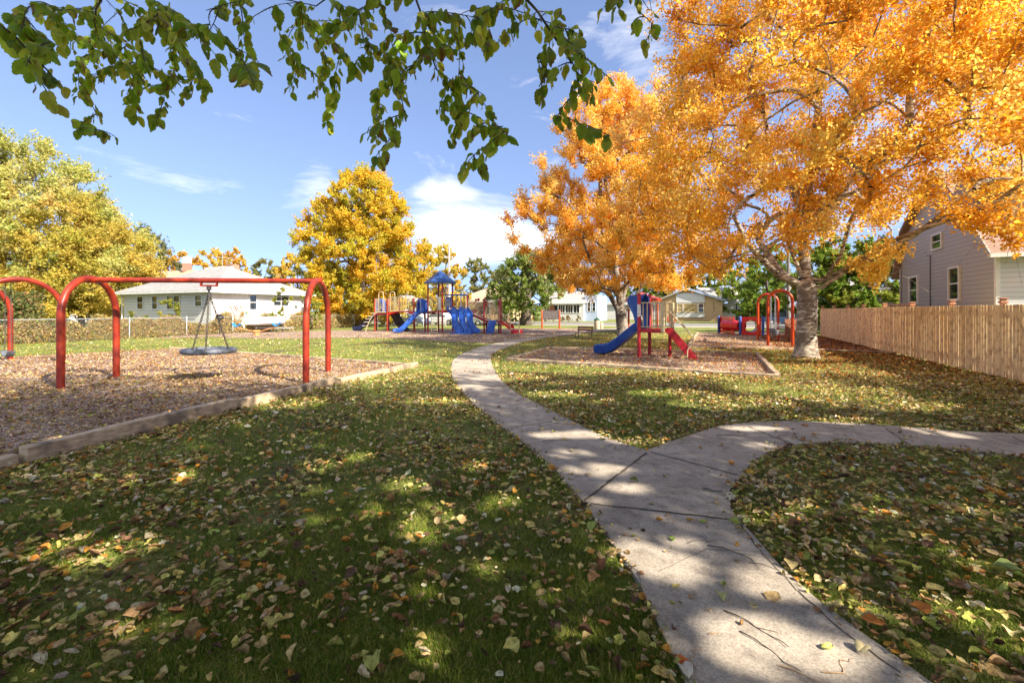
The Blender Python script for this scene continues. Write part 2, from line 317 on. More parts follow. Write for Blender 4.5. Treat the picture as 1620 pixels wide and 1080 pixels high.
def mulchmat():
    m, n, l, b = newmat('wood_mulch'); b.inputs['Roughness'].default_value = .95; b.inputs['Specular IOR Level'].default_value = .15
    g = n.new('ShaderNodeNewGeometry'); mp = n.new('ShaderNodeMapping'); mp.inputs['Scale'].default_value = (1,1,1); l.new(g.outputs['Position'], mp.inputs[0])
    v = n.new('ShaderNodeTexVoronoi'); v.inputs['Scale'].default_value = 26; l.new(mp.outputs[0], v.inputs['Vector'])
    s = n.new('ShaderNodeSeparateColor'); l.new(v.outputs['Color'], s.inputs[0])
    r = n.new('ShaderNodeValToRGB'); e = r.color_ramp.elements; e[0].position = 0; e[0].color = (.11,.065,.045,1); e[1].position = 1; e[1].color = (.60,.47,.37,1); q = e.new(.5); q.color = (.29,.20,.15,1); l.new(s.outputs[0], r.inputs[0])
    no = n.new('ShaderNodeTexNoise'); no.inputs['Scale'].default_value = .9; no.inputs['Detail'].default_value = 8; l.new(g.outputs['Position'], no.inputs['Vector'])
    r2 = n.new('ShaderNodeValToRGB'); r2.color_ramp.elements[0].position = .42; r2.color_ramp.elements[1].position = .62; l.new(no.outputs['Fac'], r2.inputs[0])
    mx = n.new('ShaderNodeMix'); mx.data_type = 'RGBA'; mx.blend_type = 'MULTIPLY'; l.new(r2.outputs[0], mx.inputs[0]); l.new(r.outputs[0], mx.inputs[6]); mx.inputs[7].default_value = (.75,.68,.66,1); l.new(mx.outputs[2], b.inputs['Base Color'])
    bp = n.new('ShaderNodeBump'); bp.inputs['Strength'].default_value = 1; bp.inputs['Distance'].default_value = .025; l.new(v.outputs['Distance'], bp.inputs['Height']); l.new(bp.outputs[0], b.inputs['Normal']); return m
MULCH = mulchmat()
g2 = lambda L: [G(*p) for p in L]
PIT1 = [(-6.3,1.2),(-5.22,4.93),(-4.62,7.6),(-3.98,10.24),(-2.86,13.6),(-14.9,19.9),(-20,14.2),(-28,2)]
PIT2 = g2([(803,571),(1232,599.5),(1197,561),(871,552)])
PIT3 = [G(1088,550.5), G(1256,553.4), G(1421,560), (20.6,31.2), (22,36.5), G(1104,526.5)]
PIT4 = g2([(230,536),(330,533),(420,536),(560,534),(640,536),(700,540),(770,543.4),(807,538.5),(848,533),(900,526.5),(925,521.5),(930,519.6),(840,519.2),(740,520),(640,521.5),(560,522.5),(450,524),(330,526.5)])
PL = [(1090,1110),(1079,1072),(1060,1035),(1032,974),(1011.6,929),(983,884.5),(958.6,848),(918,793),(889,758),(852.6,721.5),(795.6,678.7),(753,644),(731,622),(716,600),(713.6,582),(716,572),(723.5,564),(749,553),(774,545.5),(790,542.6),(807,538.5),(848,533),(900,526.3),(940,521.6),(1000,517.6)]
PR = [(1040,519.5),(960,523),(900,530.5),(860,535),(830,541),(811,546.5),(786,556),(777,562),(776.5,573),(781,584),(790,599),(803,613),(825,628),(853,642),(893,662),(946,690),(1007,711),(1020,714)]
BU = [(1032,712.5),(1060,702),(1097,689),(1141,675.5),(1200,669.5),(1263,668.5),(1385,674),(1507,684),(1620,689),(1900,705)]
BL = [(1900,760),(1620,726),(1507,713.5),(1426,706.5),(1328,702.5),(1290,703.5),(1251,708),(1225,715),(1205,725),(1185,741),(1170,758),(1158,776),(1153,793),(1161,819),(1190,850),(1234,901),(1291.5,954),(1361,1007),(1418,1047),(1500,1110)]
_e = [(1.0,.6)]
PATH = [(.62,.2)] + g2(PL+PR+BU+BL) + [(1.45,.2)]
def concmat():
    m, n, l, b = newmat('path_concrete'); b.inputs['Roughness'].default_value = .9; b.inputs['Specular IOR Level'].default_value = .2
    g = n.new('ShaderNodeNewGeometry')
    def noise(s, d=6, r=.6):
        x = n.new('ShaderNodeTexNoise'); x.inputs['Scale'].default_value = s; x.inputs['Detail'].default_value = d; x.inputs['Roughness'].default_value = r; l.new(g.outputs['Position'], x.inputs['Vector']); return x.outputs['Fac']
    a = noise(2.0, 8, .65); f = noise(75, 4, .85); s = noise(9, 8, .7)
    r = n.new('ShaderNodeValToRGB'); e = r.color_ramp.elements; e[0].position = .3; e[0].color = (.31,.26,.205,1); e[1].position = .7; e[1].color = (.53,.455,.365,1); l.new(a, r.inputs[0])
    r2 = n.new('ShaderNodeValToRGB'); e = r2.color_ramp.elements; e[0].position = .34; e[0].color = (.40,.40,.42,1); e[1].position = .60; e[1].color = (1.15,1.15,1.15,1); l.new(f, r2.inputs[0])
    mx = n.new('ShaderNodeMix'); mx.data_type = 'RGBA'; mx.blend_type = 'MULTIPLY'; mx.inputs[0].default_value = .75; l.new(r.outputs[0], mx.inputs[6]); l.new(r2.outputs[0], mx.inputs[7])
    r3 = n.new('ShaderNodeValToRGB'); e = r3.color_ramp.elements; e[0].position = .50; e[0].color = (0,0,0,1); e[1].position = .70; e[1].color = (.7,.7,.7,1); l.new(s, r3.inputs[0])
    m2 = n.new('ShaderNodeMix'); m2.data_type = 'RGBA'; l.new(r3.outputs[0], m2.inputs[0]); l.new(mx.outputs[2], m2.inputs[6]); m2.inputs[7].default_value = (.13,.105,.09,1); l.new(m2.outputs[2], b.inputs['Base Color'])
    bp = n.new('ShaderNodeBump'); bp.inputs['Strength'].default_value = .5; bp.inputs['Distance'].default_value = .006; l.new(f, bp.inputs['Height']); l.new(bp.outputs[0], b.inputs['Normal']); return m
sheet('path', PATH, .03, concmat(), thick=.08)
for i, p in enumerate((PIT1, PIT2, PIT3, PIT4)): sheet('mulch_ground', p, .008 if i != 2 else .009, MULCH)
CRK = pm('joint_dirt', (.055,.042,.03), (.12,.095,.065), scale=20, rough=1, bump=.2)
jm = M()
def joint(a, b, w=.014, wob=.006):
    a = Vector((*G(*a, .03), 0)); b = Vector((*G(*b, .03), 0)); d = (b-a); n_ = max(3, int(d.length/.07)); q = Vector((-d.y, d.x, 0)).normalized(); vs = []; fs = []
    for i in range(n_+1):
        p = a+d*i/n_+q*random.uniform(-wob, wob); ww = w*random.uniform(.6, 1.3)/2
        vs += [(p+q*ww)+Vector((0,0,.033)), (p-q*ww)+Vector((0,0,.033))]
    for i in range(n_): fs.append((2*i, 2*i+1, 2*i+3, 2*i+2))
    jm.add(vs, fs)
for a, b, ww in (((921,794),(1023,716),.028),((921,795),(1155,821),.022),((1034,716),(1168,751),.02),((1184,675),(1262,705),.02),((1401,677),(1441,705),.016),((797,678),(896,663),.014),((722,613),(800,611),.014),((715,585),(780,584),.012),((728,563),(778,562),.012),((1166,822),(1200,868),.008),((1200,868),(1262,934),.006),((1262,934),(1340,1003),.007),((1340,1003),(1425,1064),.006),((1165,757),(1150,790),.01),((870,531),(860,535),.02),((1600,690),(1700,735),.016),((1040,905),(1118,868),.004),((1118,868),(1200,872),.004),((760,640),(838,652),.005),((1120,700),(1170,716),.005),((1325,672),(1350,690),.004),((1342,690),(1330,703),.005),((960,860),(1010,905),.004),((1010,905),(1020,955),.003)):
    joint(a, b, ww)
jo = jm.build('path_joints', CRK, local=True); jo['kind'] = 'structure'
# streets: the whole quarter is laid out turned 24 degrees from the view
EX = Vector((.9135,-.4067,0)); EY = Vector((.4067,.9135,0))
def strip(name, c, half, length, z, mat):
    c = Vector((*c, 0)); P = [c-EX*length-EY*half, c+EX*length-EY*half, c+EX*length+EY*half, c-EX*length+EY*half]
    return sheet(name, [(p.x, p.y) for p in P], z, mat)
strip('road', (20.4,52.2), 4.1, 220, .006, ASPH)
strip('pavement', (18.4,47.3), .8, 220, .010, CONC2)
strip('pavement', (22.8,57.9), .8, 220, .010, CONC2)
for c in ((18.75,48.4), (22.05,56.05)):
    k = M(); c = Vector((*c, .06)); k.bar(c-EX*220, c+EX*220, .14, .14); o = k.build('kerb', CONC2, local=True); o['kind'] = 'structure'
LANE = sheet('side_road', [(p.x, p.y) for p in (Vector((*G(*q), 0)) for q in ((330,512.4),(560,511.6),(560,507.5),(330,508.5)))], .007, CONC2)
sheet('driveway', [(30,57),(34.4,55),(41,70),(36.6,72)], .009, CONC2)
# ================================================================ timbers round the mulch
def timber(a, b, label, h=.17, w=.13, sink=.02, up=None):
    a = Vector((*a, 0)); b = Vector((*b, 0)); zc = h/2-sink; d = (b-a); n_ = max(2, int(d.length/.5)); x = d.normalized(); y = Vector((-x.y, x.x, 0)); secs = []
    for i in range(n_+1):
        p = a+d*i/n_; jz = random.uniform(-.006,.006); jy = random.uniform(-.006,.006); c = .012
        prof = [(-w/2,-h/2),(w/2,-h/2),(w/2,h/2-c),(w/2-c,h/2),(-w/2+c,h/2),(-w/2,h/2-c)]
        secs.append([p+y*(q+jy)+Vector((0,0,zc+r_+jz)) for q, r_ in prof])
    m = M().sweep(secs, closed=True)
    o = m.build('landscape_timber', TIMBER); return tag(o, label, 'timber', 'landscape timbers edging the mulch beds')
def along(a, b, t): return (a[0]+(b[0]-a[0])*t, a[1]+(b[1]-a[1])*t)
timber((-6.3,1.2), (-5.27,4.82), 'weathered timber leaving the photo at left, lowest of the swing pit edge', .16)
timber((-5.22,4.86), (-4.62,7.55), 'long weathered timber of the swing pit edge with a dark cut end', .21, sink=.0)
timber((-4.60,7.62), (-3.98,10.2), 'timber edging the swing pit just in front of the near right swing leg', .19)
timber((-3.92,10.3), (-2.86,13.6), 'timber that ends the swing pit edge at its right corner by the path', .15)
_a, _b = (-2.95,13.66), (-14.9,19.9)
for t0, t1, s in ((.0,.3,'thin timber on the back edge of the swing pit, first from the right corner'),(.305,.6,'thin timber on the back edge of the swing pit behind the right arch'),(.605,1,'thin timber on the back edge of the swing pit behind the disc swing')):
    timber(along(_a,_b,t0), along(_a,_b,t1), s, .10)
A, B, C_, D = PIT2
for p, q, t0, t1, s in ((A,B,0,.33,'front timber of the small slide bed, left one nearest the path'),(A,B,.335,.66,'front timber of the small slide bed, middle one'),(A,B,.665,1,'front timber of the small slide bed, right one meeting the corner'),
        (B,C_,.02,.55,'pale timber on the right side of the small slide bed, nearer one'),(B,C_,.56,1,'pale timber on the right side of the small slide bed, farther one'),
        (C_,D,.02,.5,'back timber of the small slide bed behind the red ladder'),(C_,D,.505,1,'back timber of the small slide bed behind the blue slide foot'),(D,A,.02,.5,'left timber of the small slide bed, farther half'),(D,A,.505,.98,'left timber of the small slide bed, half nearest the path')):
    timber(along(p,q,t0), along(p,q,t1), s, .13)
A, B, C_, D, E, F_ = PIT3
for p, q, t0, t1, s in ((A,B,0,.5,'front timber of the tunnel bed, left one'),(A,B,.505,1,'front timber of the tunnel bed, ending behind the big trunk'),(B,C_,.02,1,'dark timber running from the big trunk to the picket fence'),(F_,A,.03,.5,'left timber of the tunnel bed, farther one'),(F_,A,.505,.99,'left timber of the tunnel bed, nearer one')):
    timber(along(p,q,t0), along(p,q,t1), s, .11)
# ================================================================ grass, chips and fallen leaves
def hashn(x, y, s):         # smooth value noise
    xi = np.floor(x*s).astype(int); yi = np.floor(y*s).astype(int); fx = x*s-xi; fy = y*s-yi; fx = fx*fx*(3-2*fx); fy = fy*fy*(3-2*fy)
    h = lambda a, b: np.modf(np.abs(np.sin(a*127.1+b*311.7)*43758.5453))[0]
    return (h(xi,yi)*(1-fx)+h(xi+1,yi)*fx)*(1-fy)+(h(xi,yi+1)*(1-fx)+h(xi+1,yi+1)*fx)*fy
def view_pts(n, v0, v1, pw=1.0, margin=120):
    u = rng.uniform(-margin, 1620+margin, n); v = v0+(v1-v0)*rng.uniform(0,1,n)**pw
    Y = CAMH*720/(v-492); return (u-810)*Y/720, Y
def masks(x, y):
    p = inpoly(x, y, PATH); q = np.zeros(len(x), bool)
    for P in (PIT1, PIT2, PIT3, PIT4): q |= inpoly(x, y, P)
    return p, q
def bare(x, y):     # worn soil: right of the path, patches in the lawn
    b = np.clip((hashn(x+50, y, .9)*.6+hashn(x, y+9, 2.3)*.4-.50)*6, 0, 1)
    r = np.exp(-(((x-4.1)/2.0)**2+((y-4.4)/1.3)**2)**1.5)
    return np.clip(b*.85+r*.9, 0, .97)
def street(x, y): return (x*EY.x+y*EY.y > 50.0)
n = 930000; x, y = view_pts(n, 516, 1330, 1.12, 620)
p, q = masks(x+rng.normal(0,.022,n), y+rng.normal(0,.022,n)); keep = ~p & ~q & (rng.uniform(0,1,n) > bare(x, y)*.93) & ~street(x, y)
keep &= ~((x > 10.2+.42*(y-14)) & (y > 13.5)) | (rng.uniform(0,1,n) < .2)
x, y = x[keep], y[keep]; n = len(x)
lod = np.clip(y/3.0, 1, 5.0); clump = hashn(x, y, 6.5); tuft = hashn(x+3, y+8, 1.7)
S = np.stack([.0040*lod*rng.uniform(.6,1.3,n), .0040*lod, (.016+.040*clump**1.5*rng.uniform(.4,1.5,n)+.010*tuft)*np.clip(1+.1*(lod-1),1,1.3)], 1)
lean = rng.uniform(.15, 1.35, n)
T = [(-.5,0,0),(.5,0,0),(.32,0,.55),(-.32,0,.55),(.04,0,1.0),(-.04,0,1.0)]; T = np.array(T, float); T[2:4,1] += 2.0; T[4:6,1] += 6.0
F = [(0,1,2,3),(3,2,4,5)]
Rm = rotmats(n, lean*.8)
c = pal(n, [(.095,.155,.012),(.145,.215,.018),(.23,.275,.03),(.35,.32,.07),(.46,.37,.14)], [3,4,2.8,1.5,1.2], .2)
dry = np.clip((hashn(x, y, .7)-.55)*2.5+(x-2)*.05+np.clip(y-13,0,9)*.05, 0, .72)[:,None]; c = c*(1-dry)+pal(n, [(.44,.43,.13),(.33,.36,.08),(.54,.46,.19)])*dry
P = np.stack([x, y, np.full(n, -.002)], 1)
tag(scatter('grass', T, F, P, Rm, S, c, BLADE), 'short autumn lawn grass with worn brown patches', 'grass', kind='stuff')
# curled leaf
def leaf_t(curl, fold, bend, seed):
    rr = random.Random(seed); T = []; rows = 6; wp = [.05,.33,.42,.40,.26,.03]
    for i in range(rows):
        t = i/(rows-1); y = t-.5; a = curl*(t-.35)
        for k in (-1,0,1):
            xx = k*wp[i]*(1+rr.uniform(-.12,.12)); xx *= (1,1.25,.8,1.2,.85,1)[(i+seed*(k+2))%6] if k else 1; T.append((xx*math.cos(fold*abs(k))+bend*y*y, y*math.cos(a*.6), abs(k)*wp[i]*math.sin(fold)+.5*curl*(t-.4)**2+rr.uniform(-.07,.07)*abs(k)))
    F = []
    for i in range(rows-1):
        for k in (0,1): a = i*3+k; F.append((a, a+1, a+4, a+3))
    T = np.array(T); T[:,2] -= T[:,2].min(); return T, F
def maple_t(seed, cup=.25):
    rr = random.Random(seed); K = 10; T = [(0,0,0)]; 
    rad = [1.0,.42,.85,.40,.62,.30,.62,.40,.85,.42]
    for k in range(K):
        a = 2*math.pi*k/K+math.pi/2; r_ = .5*rad[k]*rr.uniform(.9,1.1); T.append((r_*math.cos(a), r_*math.sin(a), cup*r_*rr.uniform(.3,1.4)))
    F = [(0, 1+k, 1+(k+1)%K, 0) for k in range(K)]
    return np.array(T), [(0,1+k,1+(k+1)%K) for k in range(K)]
TL = [leaf_t(1.2,.5,.3,1), leaf_t(.6,1.0,-.7,2), leaf_t(-1.2,.5,.3,3), leaf_t(2.4,1.1,.6,4), leaf_t(.5,.4,.2,5), leaf_t(3.0,.7,-.8,6), leaf_t(1.4,1.3,.5,7)]
def litter(name, label, x, y, z, size, cols, w, tl, tilt=.55, var=.2):
    n = len(x); i = rng.integers(0, len(TL), n); parts = []
    for k, (T, F) in enumerate(TL):
        s = i == k; m_ = int(s.sum())
        if not m_: continue
        sz = size[s]; S = np.stack([sz*rng.uniform(.7,1.1,m_), sz, sz*rng.uniform(.5,1.2,m_)], 1)
        C = pal(m_, cols, w, var); P = np.stack([x[s], y[s], z[s]], 1)
        V = np.array(T); parts.append((T, F, P, rotmats(m_, np.abs(rng.normal(0, tilt*.8, m_))), S, C))
    k = len(TL[0][0]); F = TL[0][1]
    # one object: all templates share the same face layout
    Vs = []; Cs = []
    for T, F, P, Rm, S, C in parts:
        V = np.einsum('nij,nkj->nki', Rm, np.array(T)[None]*S[:,None,:])+P[:,None,:]; Vs.append(V)
        t = np.array([abs(j%3-1)*.12+.1*(j//3 in (0,5)) for j in range(k)]); Cs.append(np.repeat(C[:,None,:], k, 1)*(1-t[None,:,None]))
    V = np.concatenate(Vs); C = np.concatenate(Cs); n = len(V)
    I = np.broadcast_to(np.eye(3), (1,3,3)); me_T = V.reshape(-1,3)
    FF = (np.array(F)[None]+(np.arange(n)*k)[:,None,None]).reshape(-1,4)
    o = scatter(name, me_T, FF, np.zeros((1,3)), I, np.ones((1,1)), C.reshape(1,-1,3), LEAFG, smooth=True)
    return tag(o, label, 'leaves', kind='stuff')
def area_pts(n, y0, y1, half=1.28):
    y = np.sqrt(rng.uniform(y0*y0, y1*y1, n)); return rng.uniform(-half, half, n)*y, y
TANS = [(.76,.58,.28),(.60,.42,.20),(.76,.64,.20),(.50,.53,.12),(.38,.21,.09),(.84,.75,.52),(.72,.35,.06),(.17,.10,.06)]
TW = [3,2.2,2.6,2,1.6,1.6,1.3,1.2]
x, y = area_pts(140000, .9, 12, 2.05)
dens = .10+1.5*(hashn(x, y, 1.1)*(.4+.9*hashn(x+5,y,3.1)))**1.4+.5*(hashn(x,y+3,.55) > .62)*hashn(x+1,y,4.5)+.45*np.exp(-(((x-4)/2.2)**2+((y-4)/2)**2))+.5*bare(x, y)*(hashn(x,y,2)>.3); p, q = masks(x, y)
k = (rng.uniform(0,1,len(x)) < dens*np.where(p, .022, np.where(q, .55, 1))*np.clip(1.25-.04*y,.7,1.2)); x, y, p, q = x[k], y[k], p[k], q[k]
z = np.where(p, .034, np.where(q, .014, rng.uniform(.018,.055,len(x))))
sz = rng.lognormal(math.log(.048), .42, len(x)).clip(.018,.098)*np.where(q,.8,1)
# leaves and crumbs drifted against the path edges
ed = []
for L in (PL[:14], PR, BU, BL):
    W2 = g2(L)
    for i in range(len(W2)-1):
        a, b = np.array(W2[i]), np.array(W2[i+1]); k2 = int(np.linalg.norm(b-a)*(95 if a[1] < 12 else 30)); t2 = rng.uniform(0,1,k2)[:,None]; nn = np.array([-(b-a)[1],(b-a)[0]])/max(1e-6,np.linalg.norm(b-a)); ed.append(a+(b-a)*t2+nn*rng.normal(0,.07,(k2,1)))
ed = np.concatenate(ed); pe, _q = masks(ed[:,0], ed[:,1]); kk = ~pe | (rng.uniform(0,1,len(ed)) < .25); ed, pe = ed[kk], pe[kk]
x = np.concatenate([x, ed[:,0]]); y = np.concatenate([y, ed[:,1]]); z = np.concatenate([z, np.where(pe, .034, rng.uniform(.015,.05,len(ed)))]); sz = np.concatenate([sz, rng.uniform(.018,.055,len(ed))])
litter('fallen_leaves', 'dry tan and yellow-green leaves strewn over the shaded near lawn', x, y, z, sz, TANS, TW, TL)
x, y = area_pts(110000, 10, 34, 1.5)
p, q = masks(x, y); rt = np.exp(-(((x-9)/9)**2+((y-17)/10)**2)); k = rng.uniform(0,1,len(x)) < (.16+.75*rt)*np.where(p,.10,np.where(q,.7,1)); x, y, q = x[k], y[k], q[k]
org = np.exp(-(((x-9)/8)**2+((y-18)/9)**2)); z = rng.uniform(.02,.05,len(x)); sz = rng.uniform(.05,.10,len(x))
sel = rng.uniform(0,1,len(x)) < org*.9
litter('fallen_leaves', 'pale dry leaves scattered over the sunny lawn farther back', x[~sel], y[~sel], z[~sel], sz[~sel], TANS, [3,2,3,1,.6,3,1,.3], TL)
litter('fallen_leaves', 'orange leaves carpeting the grass and mulch round the big orange tree', x[sel], y[sel], z[sel], sz[sel], [(.72,.26,.03),(.62,.36,.08),(.50,.14,.03),(.66,.48,.22),(.40,.20,.08)], [3,3,1.5,2,1], TL)
x, y = area_pts(60000, 7, 20, 1.3); k = inpoly(x, y, PIT1) & (rng.uniform(0,1,len(x)) < .03+.50*np.clip((y+.5*x+.5)/9,0,1)); x, y = x[k], y[k]
litter('fallen_leaves', 'golden brown leaves lying over the wood chips of the swing pit', x, y, rng.uniform(.015,.035,len(x)), rng.uniform(.035,.08,len(x)), [(.66,.42,.16),(.50,.28,.10),(.74,.54,.28),(.36,.20,.08)], [3,2.5,2,1.5], TL)
x, y = area_pts(7000, 11, 31, 1.0); fx = 11.6+(y-10.33)*.4416; x = fx-rng.uniform(.1,3.4,len(x))**1.15; k = ~inpoly(x,y,PATH); x, y = x[k], y[k]
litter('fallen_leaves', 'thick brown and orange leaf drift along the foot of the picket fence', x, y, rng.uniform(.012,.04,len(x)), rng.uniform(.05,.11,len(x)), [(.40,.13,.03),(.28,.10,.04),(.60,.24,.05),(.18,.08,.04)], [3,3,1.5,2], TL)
# mulch chips
n = 210000; x, y = view_pts(n, 540, 1050, 1.35, 500); q = inpoly(x,y,PIT1) | (rng.uniform(0,1,n) < .5)&(inpoly(x,y,PIT2)|inpoly(x,y,PIT3)); x, y = x[q], y[q]; n = len(x)
T = np.array([(-.5,-.5,0),(.5,-.5,0),(.4,.5,0),(-.45,.5,0)]); sz = np.clip(y/6,1,2.2)
S = np.stack([.010*sz*rng.uniform(.6,1.4,n), .038*sz*rng.uniform(.4,1.3,n), np.ones(n)], 1)
P = np.stack([x, y, rng.uniform(.010,.028,n)], 1)
tag(scatter('mulch_chips', T, [(0,1,2,3)], P, rotmats(n, np.abs(rng.normal(0,.35,n))), S, pal(n, [(.54,.38,.26),(.36,.23,.14),(.17,.09,.05),(.66,.50,.34),(.52,.30,.13)], [2.5,3,2,1.2,1], .2), CHIPM), 'brown and pinkish wood chips filling the play beds', 'mulch', kind='stuff')
# ================================================================ trees
def unit(a): return a/np.maximum(1e-6, np.linalg.norm(a, axis=-1, keepdims=True))
def grow(trunk, limbs, centers, rt, wander=.07, rg=rng, pull=.45, power=.5, rmin=.012, upcost=.5):
    """trunk/limbs: polylines; returns list of (points, radii) branches reaching every centre"""
    pos = [np.array(p, float) for p in trunk]; par = [-1]+list(range(len(trunk)-1)); paths = [list(range(len(trunk)))]
    for L in limbs:
        k = L[0]; idx = [k]
        for p in L[1]: pos.append(np.array(p, float)); par.append(idx[-1]); idx.append(len(pos)-1)
        paths.append(idx)
    core = np.array(trunk[-1]); C = sorted(centers, key=lambda c: np.linalg.norm((c-core)*np.array([1,1,.7]))); nt_ = max(1, len(trunk)-3)
    for c in C:
        A = np.array(pos[nt_:]); d = c-A; L = np.linalg.norm(d, axis=1); cost = L+upcost*np.maximum(0, -d[:,2]+.3*L)
        k = int(np.argmin(cost))+nt_; p0 = pos[k]; ln = L[k-nt_]
        if ln < .05: continue
        if par[k] >= 0: t0 = unit(p0-pos[par[k]])
        else: t0 = np.array([0,0,1.])
        t0 = unit(t0*.6+unit(c-p0)*.8+np.array([0,0,.25])); ctl = p0+t0*ln*pull; ns = max(2, min(6, int(ln/.5)+1)); idx = [k]
        for s in range(1, ns+1):
            t = s/ns; p = (1-t)**2*p0+2*t*(1-t)*ctl+t*t*c
            if s < ns: p = p+rg.normal(0, wander*ln/ns, 3)
            pos.append(p); par.append(idx[-1]); idx.append(len(pos)-1)
        paths.append(idx)
    cnt = np.zeros(len(pos)); ch = np.zeros(len(pos), int)
    for p in par:
        if p >= 0: ch[p] += 1
    cnt[ch == 0] = 1
    for i in range(len(pos)-1, 0, -1):
        if par[i] >= 0: cnt[par[i]] += cnt[i]
    r = np.maximum(rmin, rt*(cnt/cnt[0])**power*.9)
    return pos, paths, r
def tree(name, label, cat, base, height, radius, prof, rt, cols, wts, nclu, nleaf, lsize, fork=2.5, ftrunk=None, limbs=(), trunkpts=None, bark=None, twigL=.9, K=9, out=.5, up=.25,
         off=(0,0), seed=1, group=None, skip=None, inner=.5, extra=None, flare=1.5, var=.16, droop=0, bias=.55, mat=None, twigs=False, squash=1.0, sides=7, tmpl=(QT,QF)):
    rg = np.random.default_rng(seed); b = np.array([base[0], base[1], 0.0])
    root = thing(name, tuple(b), label, cat, group)
    # crown envelope: prof = [(z fraction, radius fraction)...]
    zs = [p[0]*height for p in prof]; rs = [p[1]*radius for p in prof]; cen = []
    tries = 0; lob = rg.uniform(0, 6.28, 6)
    while len(cen) < nclu and tries < nclu*60:
        tries += 1; z = rg.uniform(zs[0], zs[-1]); a = rg.uniform(0, 6.283)
        rad = np.interp(z, zs, rs)*(1+.10*math.sin(3*a+lob[0]+z)+.09*math.sin(5*a+lob[1]-z*1.3)+.06*math.sin(9*a+lob[2]+z*2))
        if rg.uniform() > (rad/radius)**1.3+.1: continue
        r_ = rad*(inner+(1-inner)*rg.uniform()**bias) if rg.uniform() < .78 else rad*rg.uniform(0,.7)
        p = b+np.array([off[0]*z/height+r_*math.cos(a), off[1]*z/height+r_*math.sin(a)*squash, z])
        if skip and skip(p): continue
        if cen and min(np.sum((np.array(cen)-p)**2, 1)) < (twigL*.30)**2: continue
        cen.append(p)
    if extra: cen += [np.array(e, float) for e in extra]
    if trunkpts is None:
        lean = rg.normal(0, .10, 2); trunkpts = [b+np.array([lean[0]*t, lean[1]*t, fork*t]) for t in (0,.06,.2,.45,.75,1)]+[b+np.array([off[0]*q+rg.normal(0,.15), off[1]*q+rg.normal(0,.15), fork+(height*.9-fork)*q]) for q in (.2,.4,.6,.8)]
    trunkpts = [np.array(p, float) for p in trunkpts]
    pos, paths, r = grow(trunkpts, limbs, cen, rt, rg=rg)
    m = M()
    rr = r.copy(); nT = len(trunkpts)
    for i in range(nT):
        z = pos[i][2]; rr[i] = max(rr[i], rt*(1 if z <= fork+.05 else (max(0, 1-(z-fork)/(height*.9-fork+.1)))**.8*.62)); rr[i] *= 1+(flare-1)*math.exp(-z/(.22*rt/.25+.05))
    for k, idx in enumerate(paths):
        pts = [pos[i] for i in idx]; rad = [rr[i] for i in idx]
        if k: rad[0] = min(rad[0], rad[1]*1.25)
        m.tube(pts, [float(x) for x in rad], n=(16 if k == 0 else (sides if rad[0] > .03 else 4)), cap=(k == 0))
    tr = m.build('trunk', bark or BARKD, root, smooth=False); tr.data.shade_smooth() if hasattr(tr.data,'shade_smooth') else None
    # leaves along short twigs round every centre
    c = np.array(cen); nc = len(c); axis = np.stack([b[0]+off[0]*c[:,2]/height, b[1]+off[1]*c[:,2]/height, np.full(nc, height*.35)],1)
    outd = unit(c-axis); tc_ = np.repeat(c, K, 0); td = unit(rg.normal(0,1,(nc*K,3))+np.repeat(outd, K, 0)*out*2+np.array([0,0,up*2])); tl = twigL*rg.uniform(.45,1.15,nc*K)
    per = max(1, nleaf//(nc*K)); n = nc*K*per; ti = np.repeat(np.arange(nc*K), per); t = rg.uniform(.08,1.02,n)
    P = tc_[ti]+td[ti]*(tl[ti]*t)[:,None]+rg.normal(0, .085*twigL, (n,3)); P[:,2] -= droop*(t*tl[ti])**2
    if skip:
        uu = 810+P[:,0]/P[:,1]*720; vv = 492-(P[:,2]-CAMH)*720/P[:,1]; k = vv < np.interp(uu, SKX, SKY_)+22+10*np.sin(uu*.11)+8*np.sin(uu*.31)
    else: k = np.ones(n,bool)
    k &= P[:,2] > .3; P = P[k]; n = len(P); ti = ti[k]
    cl = pal(nc, cols, wts, 0, rg); ccol = cl[ti//K]; col = (ccol*.5+pal(n, cols, wts, 0, rg)*.5)*(1+rg.normal(0,var,(n,1)))
    S = lsize*rg.uniform(.6,1.3,n); T, F = tmpl
    scatter('crown', T, F, P, rotmats(n, rg=rg), S, col, mat or LEAFT, root)
    if twigs:
        mm = M()
        for j in range(nc*K):
            if j % 2 == 0: a = tc_[j]; mm.tube([a, a+td[j]*tl[j]*.5, a+td[j]*tl[j]-np.array([0,0,droop*tl[j]**2])], [.008,.006,.003], n=3, cap=False)
        mm.build('twigs', bark or BARKD, root)
    return root
DOME = [(.12,.55),(.2,.85),(.35,1),(.5,.97),(.65,.83),(.8,.60),(.92,.34),(1,.08)]
ORG = [(.88,.48,.04),(.92,.58,.09),(.82,.37,.02),(.93,.68,.20),(.70,.27,.015)]
LT = leaf_t(.5,.5,.2,11); _L5 = [(0,-.5,0),(.30,-.12,.10),(.24,.22,.07),(0,.52,-.02),(-.24,.22,.07),(-.30,-.12,.10)]
T6 = (_L5, [(0,1,2,3),(0,3,4,5)])
